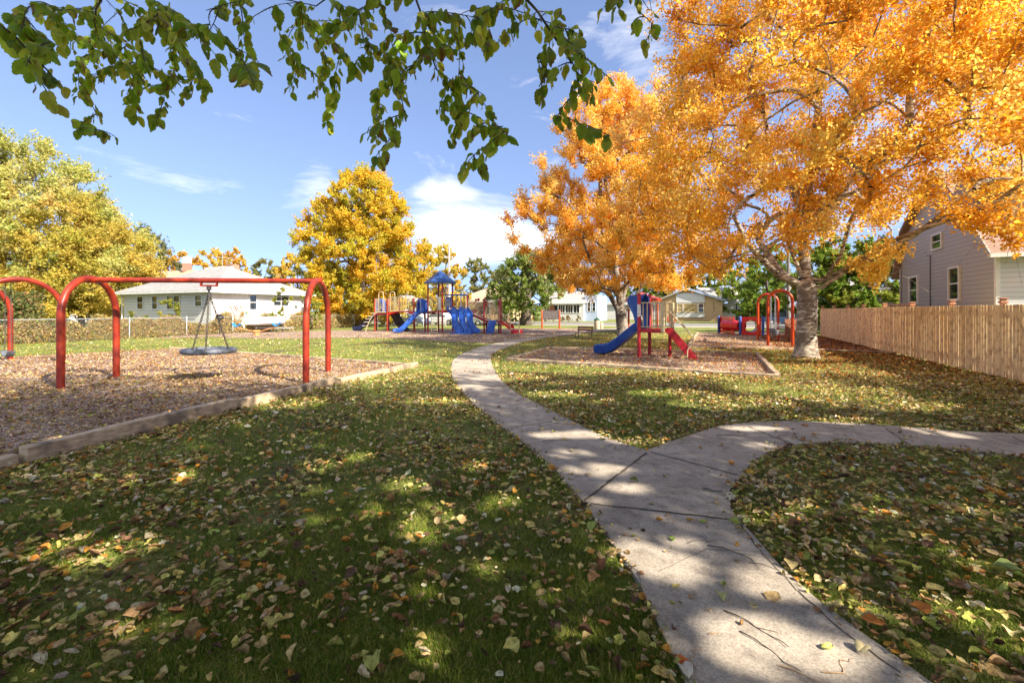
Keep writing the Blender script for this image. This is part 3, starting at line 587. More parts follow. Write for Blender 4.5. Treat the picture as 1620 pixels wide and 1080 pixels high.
# ---- the big orange tree
bx, by = G(1275,566); bb = np.array([bx,by,0])
def P_(u,v,Y): return np.array(W(u,v,Y))
limbs = [(7,[P_(1232,437,16.0),P_(1205,410,15.7),P_(1180,382,15.3),P_(1160,340,15.0)]),
         (7,[P_(1262,420,16.3),P_(1248,385,16.6),P_(1262,330,16.9),P_(1240,250,17.2)]),
         (8,[P_(1275,430,16.2),P_(1270,380,16.4),P_(1277,320,16.5),P_(1290,220,16.4),P_(1300,110,16.2)]),
         (8,[P_(1306,440,15.8),P_(1330,405,15.3),P_(1345,350,14.9),P_(1390,260,14.2)]),
         (7,[P_(1310,440,15.9),P_(1350,418,15.2),P_(1410,382,14.2),P_(1480,355,13.2),P_(1560,330,12.2)]),
         (7,[P_(1300,455,15.9),P_(1345,425,15.4),P_(1400,398,14.8),P_(1450,370,14.2),P_(1540,300,13.4)]),
         (7,[P_(1245,440,16.8),P_(1225,418,17.8),P_(1200,380,18.6)])]
tp = [bb+np.array(q) for q in ((0,0,-.05),(.0,0,.12),(.0,0,.35),(.02,0,.8),(.04,0,1.3),(.05,0,1.8),(.04,0,2.2),(.02,0,2.5),(.0,.05,2.75))]
SKX, SKY_ = [1040,1120,1200,1300,1325,1360,1385,1450,1485,1520,1560,1590,1700], [412,438,412,378,385,430,436,362,338,350,372,380,350]
def skipT(p):
    u = 810+p[0]/p[1]*720; v = 492-(p[2]-1.65)*720/p[1]
    lim = np.interp(u, [1040,1120,1200,1300,1400,1440,1480,1560,1700], [400,428,402,368,362,335,315,310,310])
    return v > lim+8*math.sin(u*.05)
TB = tree('orange_tree', 'large spreading orange autumn tree with thick white banded trunk beside the picket fence', 'tree', (bx,by), 14.6, 6.9,
     [(.22,.72),(.30,.95),(.45,1),(.62,.98),(.78,.9),(.9,.72),(1,.4)], .315, ORG, [3.2,3,1.6,1.7,.6], 470, 235000, .100, fork=2.55, limbs=limbs, trunkpts=tp, bark=BARKW, twigL=1.25, K=10,
     off=(1.6,-.8), seed=21, skip=skipT, extra=[P_(1390,428,14.2),P_(1400,442,14.0),P_(1370,408,14.6),P_(1405,400,14.2),P_(1352,415,15.2),P_(1545,362,12.0),P_(1605,350,11.8),P_(1575,368,12.0),P_(1600,384,11.8),P_(1530,348,12.6),P_(1500,338,12.8),P_(1140,428,14.8),P_(1090,400,15.2)], flare=1.45, twigs=True, droop=.18, sides=9, inner=.35, tmpl=T6, group=None)
# ---- the multi-stemmed orange tree in the middle
bx, by = G(985,532); bb = np.array([bx,by,0])
tp = [bb+np.array(q) for q in ((0,0,-.05),(0,0,.15),(0,0,.5),(-.04,0,.8),(-.08,0,1.1),(-.1,0,1.4),(-.12,0,1.75))]
limbs = [(5,[P_(972,480,29.6),P_(955,448,29.4),P_(935,415,29.0),P_(922,380,28.8),P_(905,335,28.6)]),
         (6,[P_(979,455,29.7),P_(970,400,29.7),P_(965,330,29.6),P_(950,240,29.5),P_(938,190,29.5)]),
         (6,[P_(990,455,29.9),P_(992,400,30.1),P_(985,320,30.2),P_(1000,220,30.2),P_(1010,150,30.2)]),
         (5,[P_(1001,478,29.7),P_(1013,455,29.6),P_(1030,420,29.4),P_(1045,370,29.2),P_(1060,300,29.2),P_(1058,200,29.3)])]
tree('orange_tree', 'upright orange autumn tree with several dark stems standing behind the bench', 'tree', (bx,by), 16.3, 6.1,
     [(.17,.62),(.25,.93),(.38,1),(.5,.98),(.62,.84),(.74,.68),(.85,.48),(.94,.28),(1,.12)], .36, [(.88,.50,.07),(.92,.60,.13),(.84,.40,.04),(.93,.70,.26)], [3.5,3,1.5,1.2], 380, 210000, .122, fork=1.7, limbs=limbs, trunkpts=tp, bark=BARKG,
     twigL=1.15, K=9, out=.25, up=.75, off=(-1.1,-.3), seed=33, flare=1.35, inner=.3, sides=8, tmpl=T6, extra=[P_(1040,140,30),P_(1052,165,30),P_(1030,175,30),P_(958,150,30),P_(1003,160,30),P_(808,355,29.5),P_(815,385,29.5),P_(835,400,29),P_(1100,400,29.5),P_(1115,430,29.5)])
# ---- golden maple
bx, by = (575-810)*49/720, 49
tree('golden_maple', 'broad golden maple with a dense dome-shaped crown behind the chain link fence', 'tree', (bx,by), 16.2, 6.3,
     [(.07,.62),(.15,.92),(.3,1.0),(.45,.99),(.6,.9),(.75,.72),(.88,.52),(1,.2)], .42, [(.72,.52,.045),(.78,.50,.04),(.58,.52,.06),(.70,.40,.03),(.42,.46,.06)], [3,2.4,2.2,1,1.4], 400, 180000, .21, fork=1.6, twigL=1.3, K=8, seed=41, bark=BARKD, inner=.45, flare=1.3, off=(-.1,0))
# ---- big yellow-green tree at left with its neighbours
tree('yellow_green_tree', 'huge yellow-green tree filling the left edge of the photo behind the hedge', 'tree', ((5-810)*42/720, 42), 17.6, 11.0,
     [(.08,.8),(.18,.98),(.35,1.0),(.5,.93),(.65,.80),(.8,.62),(.92,.4),(1,.15)], .5, [(.60,.56,.17),(.72,.64,.24),(.46,.48,.12),(.72,.52,.16),(.30,.38,.09)], [3,2.2,2.4,1.3,1.2], 480, 210000, .22, fork=2.6, twigL=1.8, K=8, seed=52, inner=.5, off=(-1,0), out=.7, up=.05)
tree('yellow_green_tree', 'lower yellow-green tree with a small dark trunk between the hedge and the white house', 'tree', ((129-810)*41/720, 41), 11.4, 5.6,
     [(.10,.7),(.2,.95),(.4,1.0),(.6,.85),(.8,.58),(1,.15)], .24, [(.58,.47,.09),(.68,.52,.10),(.42,.40,.07),(.70,.50,.12)], [3,2.2,2.4,1.3], 200, 76000, .20, fork=1.8, twigL=1.5, K=8, seed=53, inner=.5)
tree('grey_green_tree', 'thin grey-green tree reaching past the end of the yellow-green crown by the house roof', 'tree', ((222-810)*62/720, 62), 12.6, 4.4,
     [(.3,.8),(.5,1.0),(.7,.9),(.85,.6),(1,.2)], .25, [(.16,.19,.08),(.22,.22,.09),(.27,.25,.10)], [3,2,2], 70, 14000, .26, fork=3, twigL=1.3, K=7, seed=54, inner=.3, out=.8)
# ---- rows of trees beyond the street
far = [(285,66,10.6,3.6,'O','orange tree rising left of the pale chimney behind the tan roof'),(340,70,11.2,3.8,'Y','yellow-orange tree behind the antenna and brick chimney'),(372,64,10.0,3.0,'O','orange feathery tree just right of the antenna'),
       (418,88,11.2,5.2,'D','dull olive round tree right of the orange trees behind the white house'),(470,82,11.6,5.0,'Y','yellow tree half hidden at the left foot of the golden maple'),(520,90,11,5,'G','green tree behind the golden maple trunk'),
       (672,72,12.6,5.0,'Y','bright yellow tree at the right shoulder of the golden maple'),(704,64,10.8,3.2,'Y','bright yellow tree behind the blue play tower roof'),(752,104,13.4,7.4,'D','grey-green round tree behind the utility pole wires'),(640,100,12,7,'D','olive tree far behind the wooden bridge of the play structure'),
       (800,92,10.0,4.4,'D','dull olive tree peeping over the tan roofed house'),(905,98,11.5,6.5,'G','dark green tree behind the white porch house'),(1010,95,11.0,6.0,'G','green tree behind the upright orange tree'),(1052,92,11.6,5.0,'D','olive-yellow tree left of the brick house with the picture window'),
       (1130,92,12.6,6.0,'G','green tree behind the brick house roof'),(1182,72,10.6,4.6,'G','green tree just right of the blue shed'),(1215,58,9.6,3.6,'G','young green tree behind the arched swings'),(1262,66,11,4.6,'G','green tree behind the big trunk and wooden pole'),
       (1318,33,6.6,2.6,'G','green tree with forked dark trunk behind the end of the picket fence'),(1372,32.5,6.4,2.5,'G','green tree overhanging the grey garage behind the picket fence'),(1400,70,14,5.6,'E','dark evergreen behind the orange crown'),(1585,40,15.5,4.2,'E','dark evergreen tree showing behind the lilac house roof'),
       (60,78,13,7,'G','green tree behind the low hedge at far left'),(-60,60,14,8,'D','olive tree past the left edge of the photo'),(180,84,11,6,'Y','pale yellow tree behind the left end of the white house'),(590,120,12,8,'G','distant green tree behind the play structure ladder')]
PALS = {'O':[(.76,.50,.10),(.72,.56,.13),(.66,.40,.07)], 'Y':[(.78,.58,.10),(.72,.48,.07),(.58,.52,.10)], 'G':[(.14,.24,.03),(.24,.34,.045),(.38,.40,.06)], 'D':[(.20,.22,.07),(.30,.29,.09),(.38,.33,.10)], 'E':[(.035,.06,.03),(.055,.085,.04),(.08,.11,.05)]}
for i, (u, Y, h, r_, pk, lb) in enumerate(far):
    prof = DOME if pk != 'E' else [(.1,1),(.3,.85),(.55,.6),(.8,.3),(1,.05)]
    tree({'O':'orange_tree','Y':'yellow_tree','G':'green_tree','D':'olive_tree','E':'evergreen_tree'}[pk], lb, 'tree', ((u-810)*Y/720, Y), h, r_, prof, .2, PALS[pk], None, 80 if Y > 60 else 110, 17000 if Y > 60 else 26000, .13+Y*.0026, fork=2.4, twigL=.42+r_*.12, K=6, seed=100+i, inner=.45, group='trees behind the houses and streets', sides=5, up=.45 if pk in 'OY' else .2)
# ---- olive tree with dark leaning trunk in the middle distance
ox, oy = G(831,514.5)
tree('crab_apple_tree', 'dark green tree with silvery upper leaves and thick dark trunk left of the notice board', 'tree', (ox,oy), 8.4, 4.1, [(.24,.7),(.35,1),(.55,.98),(.75,.78),(.9,.5),(1,.2)], .55,
     [(.14,.22,.03),(.24,.31,.05),(.42,.42,.15),(.58,.54,.28)], [2.6,2.4,1.6,1.1], 170, 40000, .24, fork=2.2, twigL=.95, K=8, seed=71, inner=.35, off=(.3,0), bark=BARKD)
def bush(name, label, cat, base, h, r_, cols, n, ls, seed, prof=((0.02,.8),(.3,1),(.7,.8),(1,.3)), group=None, nclu=26, up=.3):
    return tree(name, label, cat, base, h, r_, list(prof), .05, cols, None, nclu, n, ls, fork=.15*h, twigL=.22*r_+.1, K=6, seed=seed, group=group, inner=.2, flare=1.0, sides=4, up=up)
AV = [(.09,.17,.025),(.16,.27,.035),(.24,.34,.05)]
for i,(u,Y,h,r_,lb) in enumerate(((803,62,3.6,.85,'bright green column-shaped evergreen shrub at the corner of the tan roofed house'),(815,60,2.6,.75,'short bright green conical shrub left of the dark trunk'),(845,62,2.6,1.2,'round bright green shrub between the dark trunk and the white porch house'),(795,66,4.6,1.1,'dark tall evergreen shrub behind the bright green one'),(747,66,2.0,1.0,'round clipped green shrub under the tan house windows'))):
    bush('evergreen_shrub', lb, 'shrub', ((u-810)*Y/720, Y), h, r_, AV if i != 3 else PALS['E'], 5500, .12, 200+i, ((.02,.8),(.3,1),(.6,.85),(.85,.5),(1,.12)), 'shrubs in front of the street houses')
bush('burning_bush', 'round scarlet bush in front of the tan roofed brick house', 'shrub', ((751-810)*58/720,58), 3.0, 1.25, [(.62,.06,.03),(.72,.13,.06),(.5,.04,.03)], 5500, .13, 210)
for i in range(6):
    u = 848+i*12.5; bush('low_shrub', ['low rusty shrub, leftmost in the bed below the porch','low rusty shrub under the porch door','low rusty shrub under the porch windows','low brown shrub in the middle of the porch bed','low brown shrub near the porch corner','low brown shrub at the right end of the porch bed'][i], 'shrub', ((u-810)*70/720-.0, 70-.4*i), .9, .75, [(.30,.20,.05),(.22,.24,.06),(.38,.18,.05)], 1300, .12, 220+i, group='low shrubs under the porch', nclu=12)
# hedge mass and weeds along the chain link fence
FA, FB = Vector((-28.5,11.0,0)), Vector((-16.4,47,0))
def weeds(name, label, t0, t1, off, w, h, n, cols, ls, seed, kind='stuff', cat='hedge'):
    rg = np.random.default_rng(seed); t = rg.uniform(t0, t1, n); d = FB-FA; nx = np.array([-d.y, d.x, 0])/d.length
    base = np.array(FA)[None]+t[:,None]*np.array(d)[None]; hh = h*(.45+.75*hashn(t*60, t*0+seed, 1)*hashn(t*170, t*0+3, 1)**.3)
    z = hh*rg.uniform(0,1,n)**.8; lat = off+rg.normal(0, w, n)*(1-.4*z/h); P = base+nx[None]*lat[:,None]; P[:,2] = z+.02
    o = scatter(name, QT, QF, P, rotmats(n, rg=rg), ls*rg.uniform(.5,1.3,n), pal(n, cols, None, .22, rg), LEAFT); return tag(o, label, cat, kind=kind)
weeds('fence_weeds', 'tangled brown and green weeds grown through the chain link fence', -.02, 1.0, .30, .22, 1.45, 90000, [(.44,.34,.11),(.58,.42,.17),(.30,.34,.08),(.66,.50,.25),(.48,.26,.09)], .10, 5)
weeds('hedge', 'tall rough hedge with reddish and green leaves behind the fence at far left', -.05, .36, 1.6, .7, 3.4, 60000, [(.14,.18,.05),(.22,.24,.07),(.34,.20,.09),(.28,.27,.10),(.10,.14,.04)], .15, 6)
weeds('ornamental_grass', 'tan brush growing between the fence and the side road', .62, 1.06, .7, .5, 1.5, 26000, [(.66,.46,.18),(.58,.44,.18),(.72,.56,.28),(.36,.36,.10)], .12, 8)
for i,(s,o_,h,r_,lb) in enumerate(((.36,1.7,2.4,.9,'green and yellow bush growing against the white house siding under the double window'),(.28,1.8,1.7,.6,'thin green bush at the left end of the white house siding'),(.62,1.5,3.6,.9,'tall spindly vine bush in front of the sunlit house wall'),(.74,1.4,3.4,1.0,'leafy yellow bush at the right end of the sunlit house wall'))):
    p = FA+(FB-FA)*s; nx = Vector((-(FB-FA).y, (FB-FA).x, 0)).normalized(); p = p+nx*o_
    if i < 2: p = Vector(((272-810)*33.2/720,33.2,0)) if i == 0 else Vector(((218-810)*34.5/720,34.5,0))
    else: p = Vector(((448-810)*36/720,36,0)) if i == 2 else Vector(((492-810)*40/720,40,0))
    bush('bush', lb, 'shrub', (p.x,p.y), h, r_, [(.30,.32,.05),(.46,.42,.07),(.22,.27,.05)], 2600 if i != 2 else 1700, .13, 240+i, nclu=20 if i != 2 else 12, prof=((.05,.6),(.4,1),(.8,.9),(1,.4)))
# ================================================================ the tree overhead and the shade trees out of frame
LIT = [(450,640,60,10),(150,870,85,32),(410,920,60,30),(680,830,45,26),(250,760,45,16),(640,770,30,12),(1140,1000,95,60),(1230,930,60,35),(1060,900,40,28),(1290,1040,60,30),(1460,975,110,38),(1560,1035,80,26),(940,745,50,9),(895,720,30,7),(870,690,35,6),(920,690,45,7),(985,775,30,8),(1230,825,40,10),
       (1180,640,120,14),(1290,622,130,16),(1400,640,90,14),(1340,668,80,6),(1350,585,90,14),(1290,575,90,8),(620,590,60,8),(560,600,30,7),(880,625,50,6),(1050,622,60,5),(1000,880,40,26),(800,600,60,5),(740,615,25,6),(1500,690,60,5),(1190,680,50,4),(300,652,30,5),(1000,700,40,5)]
rq = random.Random(3)
LIT += [(rq.uniform(0,640), rq.uniform(548,604), rq.uniform(25,80), rq.uniform(1.5,4)) for _ in range(34)]+[(rq.uniform(690,1250), rq.uniform(560,640), rq.uniform(20,60), rq.uniform(1.5,4)) for _ in range(20)]+[(rq.uniform(0,1600), rq.uniform(640,1070), rq.uniform(8,22), rq.uniform(4,9)) for _ in range(60)]
LITG = []
for (u,v,a,b_) in LIT:
    c = G(u,v); e = G(u+a,v); f = G(u,v+b_*.8); g_ = G(u,v-b_*.8); LITG.append((c[0],c[1],abs(e[0]-c[0])+.05,abs(f[1]-g_[1])/2+.05))
def lit_at(gx, gy):
    k = np.zeros(len(gx), bool)
    for (cx,cy,a,b_) in LITG: k |= ((gx-cx)/a)**2+((gy-cy)/b_)**2 < 1
    return k
def ground_shadow(P): return P[:,0]-SV.x/SV.z*P[:,2], P[:,1]-SV.y/SV.z*P[:,2]
def carve(n, P, rg, edge=.0):
    gx, gy = ground_shadow(P); k = lit_at(gx, gy); return ~k
def shadetree(label, base, cz, rx, ry, rz, n, nclu, seed, trunk_r=.28, keep=.0, maxy=11.8):
    rg = np.random.default_rng(seed); b = np.array([base[0],base[1],0.]); root = thing('mulberry_tree', tuple(b), label, 'tree', 'shade trees round the viewpoint')
    cen = []
    for _ in range(nclu):
        d = unit(rg.normal(0,1,3)); r_ = rg.uniform()**.4; cen.append(b+np.array([d[0]*rx*r_, d[1]*ry*r_, cz+d[2]*rz*r_]))
    cen = [c for c in cen if c[2] > 2.6+max(0,c[1])*.9]
    pos, paths, r = grow([b+np.array([0,0,z]) for z in (-.05,.3,1,1.8,2.6,3.4,4.4)], [], cen, trunk_r, rg=rg); m = M()
    rr = r.copy(); rr[:6] = trunk_r; rr[0] = trunk_r*1.4
    for k, idx in enumerate(paths): m.tube([pos[i] for i in idx], [float(min(rr[i], rr[idx[1]]*1.3)) if k else float(rr[i]) for i in idx], n=12 if k == 0 else 6, cap=k == 0)
    o = m.build('trunk', BARKD, root); o.data.shade_smooth()
    c = np.array(cen); i = rg.integers(0, len(c), n); P = c[i]+rg.normal(0, .62, (n,3)); P[:,2] -= .1
    k = carve(n, P, rg) & (P[:,2] > 2.7+np.maximum(0,P[:,1])*.78); P = P[k]; n = len(P)
    scatter('crown', _L5, T6[1], P, rotmats(n, rg=rg), rg.uniform(.10,.17,n), pal(n, [(.14,.24,.035),(.16,.22,.03),(.26,.26,.04)], [3,2,1], .2, rg), LEAFT, root); return root
shadetree('leafy green tree standing behind the right shoulder of the viewer, outside the photo', (7.5,-3.2), 6.6, 4.3,3.6,2.8, 22000, 90, 301)
shadetree('leafy green tree standing right of the viewer in line with the fence, outside the photo', (13.6,-.6), 6.8, 4.2,4.0,2.9, 24000, 90, 302)
shadetree('leafy green tree at the near end of the fence, just outside the photo at right', (10.2,2.0), 7.4, 3.9,3.6,2.4, 24000, 80, 305)
shadetree('tall leafy green tree close to the right of the viewer, outside the photo', (3.4,-1.2), 8.4, 5.6,4.3,2.5, 36000, 120, 306)
shadetree('leafy green tree farther right behind the fence line, outside the photo', (18.5,3.0), 6.8, 4.0,4.2,2.8, 20000, 80, 303)
shadetree('leafy green tree far behind the viewer to the right, outside the photo', (11,-8.0), 7.6, 4.2,3.6,3.0, 18000, 80, 304)
# overhanging mulberry: trunk behind the camera, boughs reaching forward over it
def mulberry():
    rg = np.random.default_rng(77); b = Vector((-.6,-3.4,0)); root = thing('mulberry_tree', b, 'mulberry tree whose green serrated leaves hang down across the top of the photo', 'tree', 'shade trees round the viewpoint')
    Y0 = {}
    tips = [(125,208,4.2),(155,188,4.4),(182,216,4.2),(215,182,4.6),(245,196,4.4),(262,165,4.6),(290,152,4.2),(325,148,4.0),(347,95,3.6),(400,130,2.9),(380,98,3.4),(85,160,2.5),(140,130,4.4),(200,150,4.4),(300,95,3.8),(42,105,2.3),(100,60,4.0),(28,42,2.8),(60,30,4.2),(160,80,3.9),(230,110,3.9),(270,60,3.4),(330,50,3.2),(200,50,3.4),
            (445,62,4.6),(457,146,5.0),(472,105,4.8),(493,150,4.8),(517,198,4.6),(530,122,4.4),(590,255,3.4),(577,212,3.6),(625,222,3.4),(560,112,3.6),(640,185,3.6),(650,112,3.4),(692,112,3.6),(722,195,3.4),(735,268,3.2),(768,268,3.2),(782,205,3.4),(765,150,3.4),(703,155,3.5),(670,60,3.2),(600,70,3.2),(540,50,3.6),(500,60,4.2),(715,230,3.4),
            (860,152,3.4),(852,100,3.4),(880,192,3.2),(920,200,3.2),(965,215,3.0),(935,160,3.2),(902,100,3.2),(925,62,3.2),(882,42,3.2),(800,62,3.4),(772,82,3.4),(722,62,3.4),(1022,66,3.6),(1035,42,3.6),(985,22,3.6),(955,12,3.6),(915,130,3.2),(830,30,3.3),(690,20,3.2),
            (360,70,3.4),(310,110,4.2),(175,110,4.4),(275,125,4.5),(225,70,4.0),(120,100,4.6),(345,20,3.3),(610,130,3.6),(480,70,4.4),(545,90,4.2),(742,60,3.2),(870,80,3.3),(900,160,3.3),(1000,48,3.6),(745,215,3.3),(635,150,3.5),(250,30,3.6),(150,30,3.8),(420,15,4.4),(560,20,3.6),(760,30,3.2)]
    ex_ = []
    for (u,v,Y) in tips:
        if v > 25: ex_ += [(u+rg.normal(0,16), v*rg.uniform(.45,.95)-rg.uniform(0,10), Y*rg.uniform(.92,1.25)) for _ in range(2 if (80 < u < 320 or 540 < u < 780) else 1)]
    tips = tips+ex_
    starts = [(170,-160,4.0),(560,-190,3.6),(650,-170,3.4),(800,-170,3.3),(1010,-150,3.6)]
    boughs = [[P_(60,-150,2.4),P_(300,-200,3.4)]]
    # limbs from trunk top to start points, all above the frame
    top = np.array([-.6,-3.2,3.4]); m = M(); bough_pts = []
    m.tube([b+Vector((0,0,z)) for z in (-.05,.3,1.2,2.2,3.2)]+[b+Vector((0,.2,3.6))], [.42,.32,.27,.25,.24,.2], n=14)
    S_ = [P_(*s) for s in starts]+[P_(20,-90,2.5)]
    for s in S_:
        mid = (top+s)/2+np.array([0,0,.9]); pts = [(1-t)**2*top+2*t*(1-t)*mid+t*t*s for t in np.linspace(0,1,9)]; m.tube(pts, list(np.linspace(.10,.022,9)), n=8, cap=False)
    tw = []
    hubs = {0:[(170,-60,4.0),(150,40,4.1)], 1:[(560,-60,3.9),(500,10,4.3)], 2:[(640,-60,3.5),(690,110,3.4)], 3:[(790,-60,3.3),(905,100,3.2)], 4:[(1000,-60,3.6),(1010,0,3.6)]}
    nodes = []
    for k, hs in hubs.items():
        a = P_(*starts[k]); pts = [a]+[P_(*h) for h in hs]; fine = []
        for q in range(len(pts)-1):
            for t in np.linspace(0,1,5)[:-1]: fine.append(pts[q]*(1-t)+pts[q+1]*t+rg.normal(0,.01,3))
        fine.append(pts[-1]); m.tube(fine, list(np.linspace(.018,.006,len(fine))), n=6, cap=False); nodes += fine[2:]
    a = [P_(20,-90,2.5),P_(-40,10,2.5),P_(20,55,2.5),P_(60,95,2.5),P_(95,135,2.5)]; m.tube(a, [.012,.008,.006,.005,.003], n=5, cap=False); tw.append(a[1:])
    for tp_ in sorted(tips, key=lambda q: q[1]):
        c = P_(*tp_); A = np.array(nodes); d = c-A; cost = np.linalg.norm(d,axis=1)+.8*np.maximum(0,d[:,2]+.1); j = int(np.argmin(cost)); p0 = A[j]; L = np.linalg.norm(c-p0)
        ctl = p0+np.array([0,0,.0])+(c-p0)*.5+np.array([rg.normal(0,.03),rg.normal(0,.03),.12*L]); pts = [(1-t)**2*p0+2*t*(1-t)*ctl+t*t*c for t in np.linspace(0,1,8)]
        m.tube(pts, list(np.linspace(.0055,.0022,8)), n=4, cap=False); tw.append(pts); nodes += pts[2:7]
    # leaves on short stalks, alternate along each twig
    P = []; D = []; SZ = []; CC = []; st = M()
    for pts in tw:
        pts = np.array(pts); seg = np.linalg.norm(np.diff(pts,axis=0),axis=1); L = seg.sum(); cum = np.concatenate([[0],np.cumsum(seg)]); s = max(.02, L-.62); side = 1
        while s <= L+.001:
            q = np.array([np.interp(s, cum, pts[:,i]) for i in range(3)]); t = unit(np.array([np.interp(min(L,s+.02),cum,pts[:,i]) for i in range(3)])-np.array([np.interp(max(0,s-.02),cum,pts[:,i]) for i in range(3)]))
            lat = unit(np.cross(t, [0,0,1])+rg.normal(0,.35,3))*side; side = -side; pet = rg.uniform(.012,.04); e = q+unit(lat*.8+t*.3+np.array([0,0,-.4]))*pet
            st.tube([q, e], [.0014,.0011], n=3, cap=False); P.append(e); D.append(unit(lat*.55+t*.5+np.array([0,0,-1.0])+rg.normal(0,.3,3))); SZ.append(rg.choice([.05,.07,.095,.125],p=[.2,.33,.30,.17])*rg.uniform(.85,1.2)); s += rg.uniform(.018,.038)
    P = np.array(P); D = np.array(D); SZ = np.array(SZ)*.92
    uu = 810+P[:,0]/P[:,1]*720; vv = 492-(P[:,2]-CAMH)*720/P[:,1]; gap = ((uu > 402) & (uu < 436) & (vv < 90)) | ((uu > 908) & (uu < 946) & (vv < 40)) | (uu > 1052) | ((uu > 820) & (uu < 850) & (vv > 30)); gap |= (vv < 40) & (np.sin(uu*.045)+np.sin(uu*.11+2) > 1.15); gap &= vv > -60
    P, D, SZ = P[~gap], D[~gap], SZ[~gap]; n = len(P)
    # heart-shaped leaf with a serrated edge; base at the origin, tip along +y
    def serr(hole):
        W_ = [.06,.30,.40,.435,.43,.405,.365,.31,.235,.15,.05]; T = []
        for i, w_ in enumerate(W_):
            y = i/10*1.0-.02
            for k in (-2,-1,0,1,2):
                j = (1.0 if i % 2 else .88) if abs(k) == 2 else 1; xx = k/2*w_*j; yy = y-(.10*(abs(k)/2)*(1-i/3) if i < 3 else 0)+(.035 if abs(k) == 2 and i % 2 else 0)
                T.append((xx, yy, -.22*(y-.3)**2*1.2+.16*abs(xx)-(.02 if k == 0 else 0)+hole*.05*math.sin(7*y+3*xx)))
        F = [(i*5+k, i*5+k+1, i*5+k+6, i*5+k+5) for i in range(10) for k in range(4)]
        return np.array(T), F
    ca = np.zeros((n,3,3)); y = D; rnd = unit(rg.normal(0,1,(n,3))*.9+np.array([0,-.4,.5])); x_ = unit(np.cross(y, rnd)); z_ = np.cross(x_, y); ca[:,:,0] = x_; ca[:,:,1] = y; ca[:,:,2] = z_
    T, F = serr(1); base = pal(n, [(.25,.37,.022),(.35,.45,.03),(.50,.52,.045),(.18,.27,.02)], [3,3,2,1.6], .15, rg)
    k = len(T); C = np.repeat(base[:,None,:], k, 1); br = rg.uniform(0,1,n) < .26; yy = T[:,1]; xx = np.abs(T[:,0])
    ph = rg.uniform(0,6.28,(n,1)); wt = np.clip((yy[None]*.9+.55*np.sin(5*T[:,0][None]*2+ph)-.35-rg.uniform(0,.5,(n,1)))*3, 0, 1)*br[:,None]
    brown = np.array([.22,.09,.03]); C = C*(1-wt[...,None])+brown*wt[...,None]; yel = (rg.uniform(0,1,n) < .22)[:,None]*np.clip(np.sin(9*yy[None]+ph)*1.2-.4,0,1)*.7; C = C*(1-yel[...,None])+np.array([.40,.33,.03])*yel[...,None]
    C *= 1-.18*(xx < .02)[None,:,None]
    scatter('crown', T, F, P, ca, np.stack([SZ*rg.uniform(.8,1.1,n), SZ, SZ], 1), C, LEAFN, root, smooth=True)
    st.build('leaf_stalks', pm('stalk', (.16,.17,.05), (.22,.16,.07)), root)['kind'] = 'stuff'
    # the part of the crown above and behind the viewer
    c = np.array([np.array([rg.uniform(-7.5,4.5), rg.uniform(-6.5,4.2), rg.uniform(4.6,10.0)]) for _ in range(150)]); c = np.array([q for q in c if q[2] > 3.4+max(0,q[1]+.8)*.92])
    pos, paths, r = grow([np.array(b)+np.array([0,0,z]) for z in (2.0,2.8,3.4,4.4,5.4)], [], list(c), .2, rg=rg)
    for kk, idx in enumerate(paths): m.tube([pos[i] for i in idx], [float(min(r[i], r[idx[1]]*1.3)) for i in idx], n=6, cap=False)
    o = m.build('trunk', BARKD, root); o.data.shade_smooth()
    n = 44000; i = rg.integers(0,len(c),n); Q = c[i]+rg.normal(0,.6,(n,3)); kq = carve(n,Q,rg) & (Q[:,2] > 2.9+np.maximum(0,Q[:,1]+.4)*.86); Q = Q[kq]; n = len(Q)
    scatter('crown', _L5, T6[1], Q, rotmats(n, rg=rg), rg.uniform(.09,.17,n), pal(n, [(.10,.17,.02),(.16,.22,.03)], None, .2, rg), LEAFT, root)
mulberry()
# ================================================================ playground
def V3(x, y, z=0): return Vector((x, y, z))
def arch_pts(a, b, top, n=14, rad=None):
    """legs at a and b (ground points), arch rising to height top"""
    a = Vector(a); b = Vector(b); h = (b-a)/2; c = (a+b)/2; r_ = rad or h.length; z0 = top-r_; pts = [a-V3(0,0,.25), a+V3(0,0,z0*.5), a+V3(0,0,z0)]
    for i in range(1, n): t = math.pi*i/n; pts.append(c-h*math.cos(t)+V3(0,0,z0+r_*math.sin(t)))
    return pts+[b+V3(0,0,z0), b+V3(0,0,z0*.5), b-V3(0,0,.25)]
def chain(m, a, b, link=.045, r_=.006, w_=.012):
    a = Vector(a); b = Vector(b); d = b-a; n = max(2, int(d.length/link)); x = d.normalized(); y = x.cross(V3(0,0,1) if abs(x.z) < .95 else V3(0,1,0)).normalized(); z = x.cross(y)
    for i in range(n):
        c = a+d*(i+.5)/n; s = y if i % 2 else z; L = link*.62; pts = [c-x*L+s*w_*.2, c-x*L*.6+s*w_, c+x*L*.6+s*w_, c+x*L+s*w_*.2, c+x*L-s*w_*.2, c+x*L*.6-s*w_, c-x*L*.6-s*w_, c-x*L-s*w_*.2, c-x*L+s*w_*.2]
        m.tube(pts, r_, n=4, cap=False)
def gp(u, v): return V3(*G(u, v))
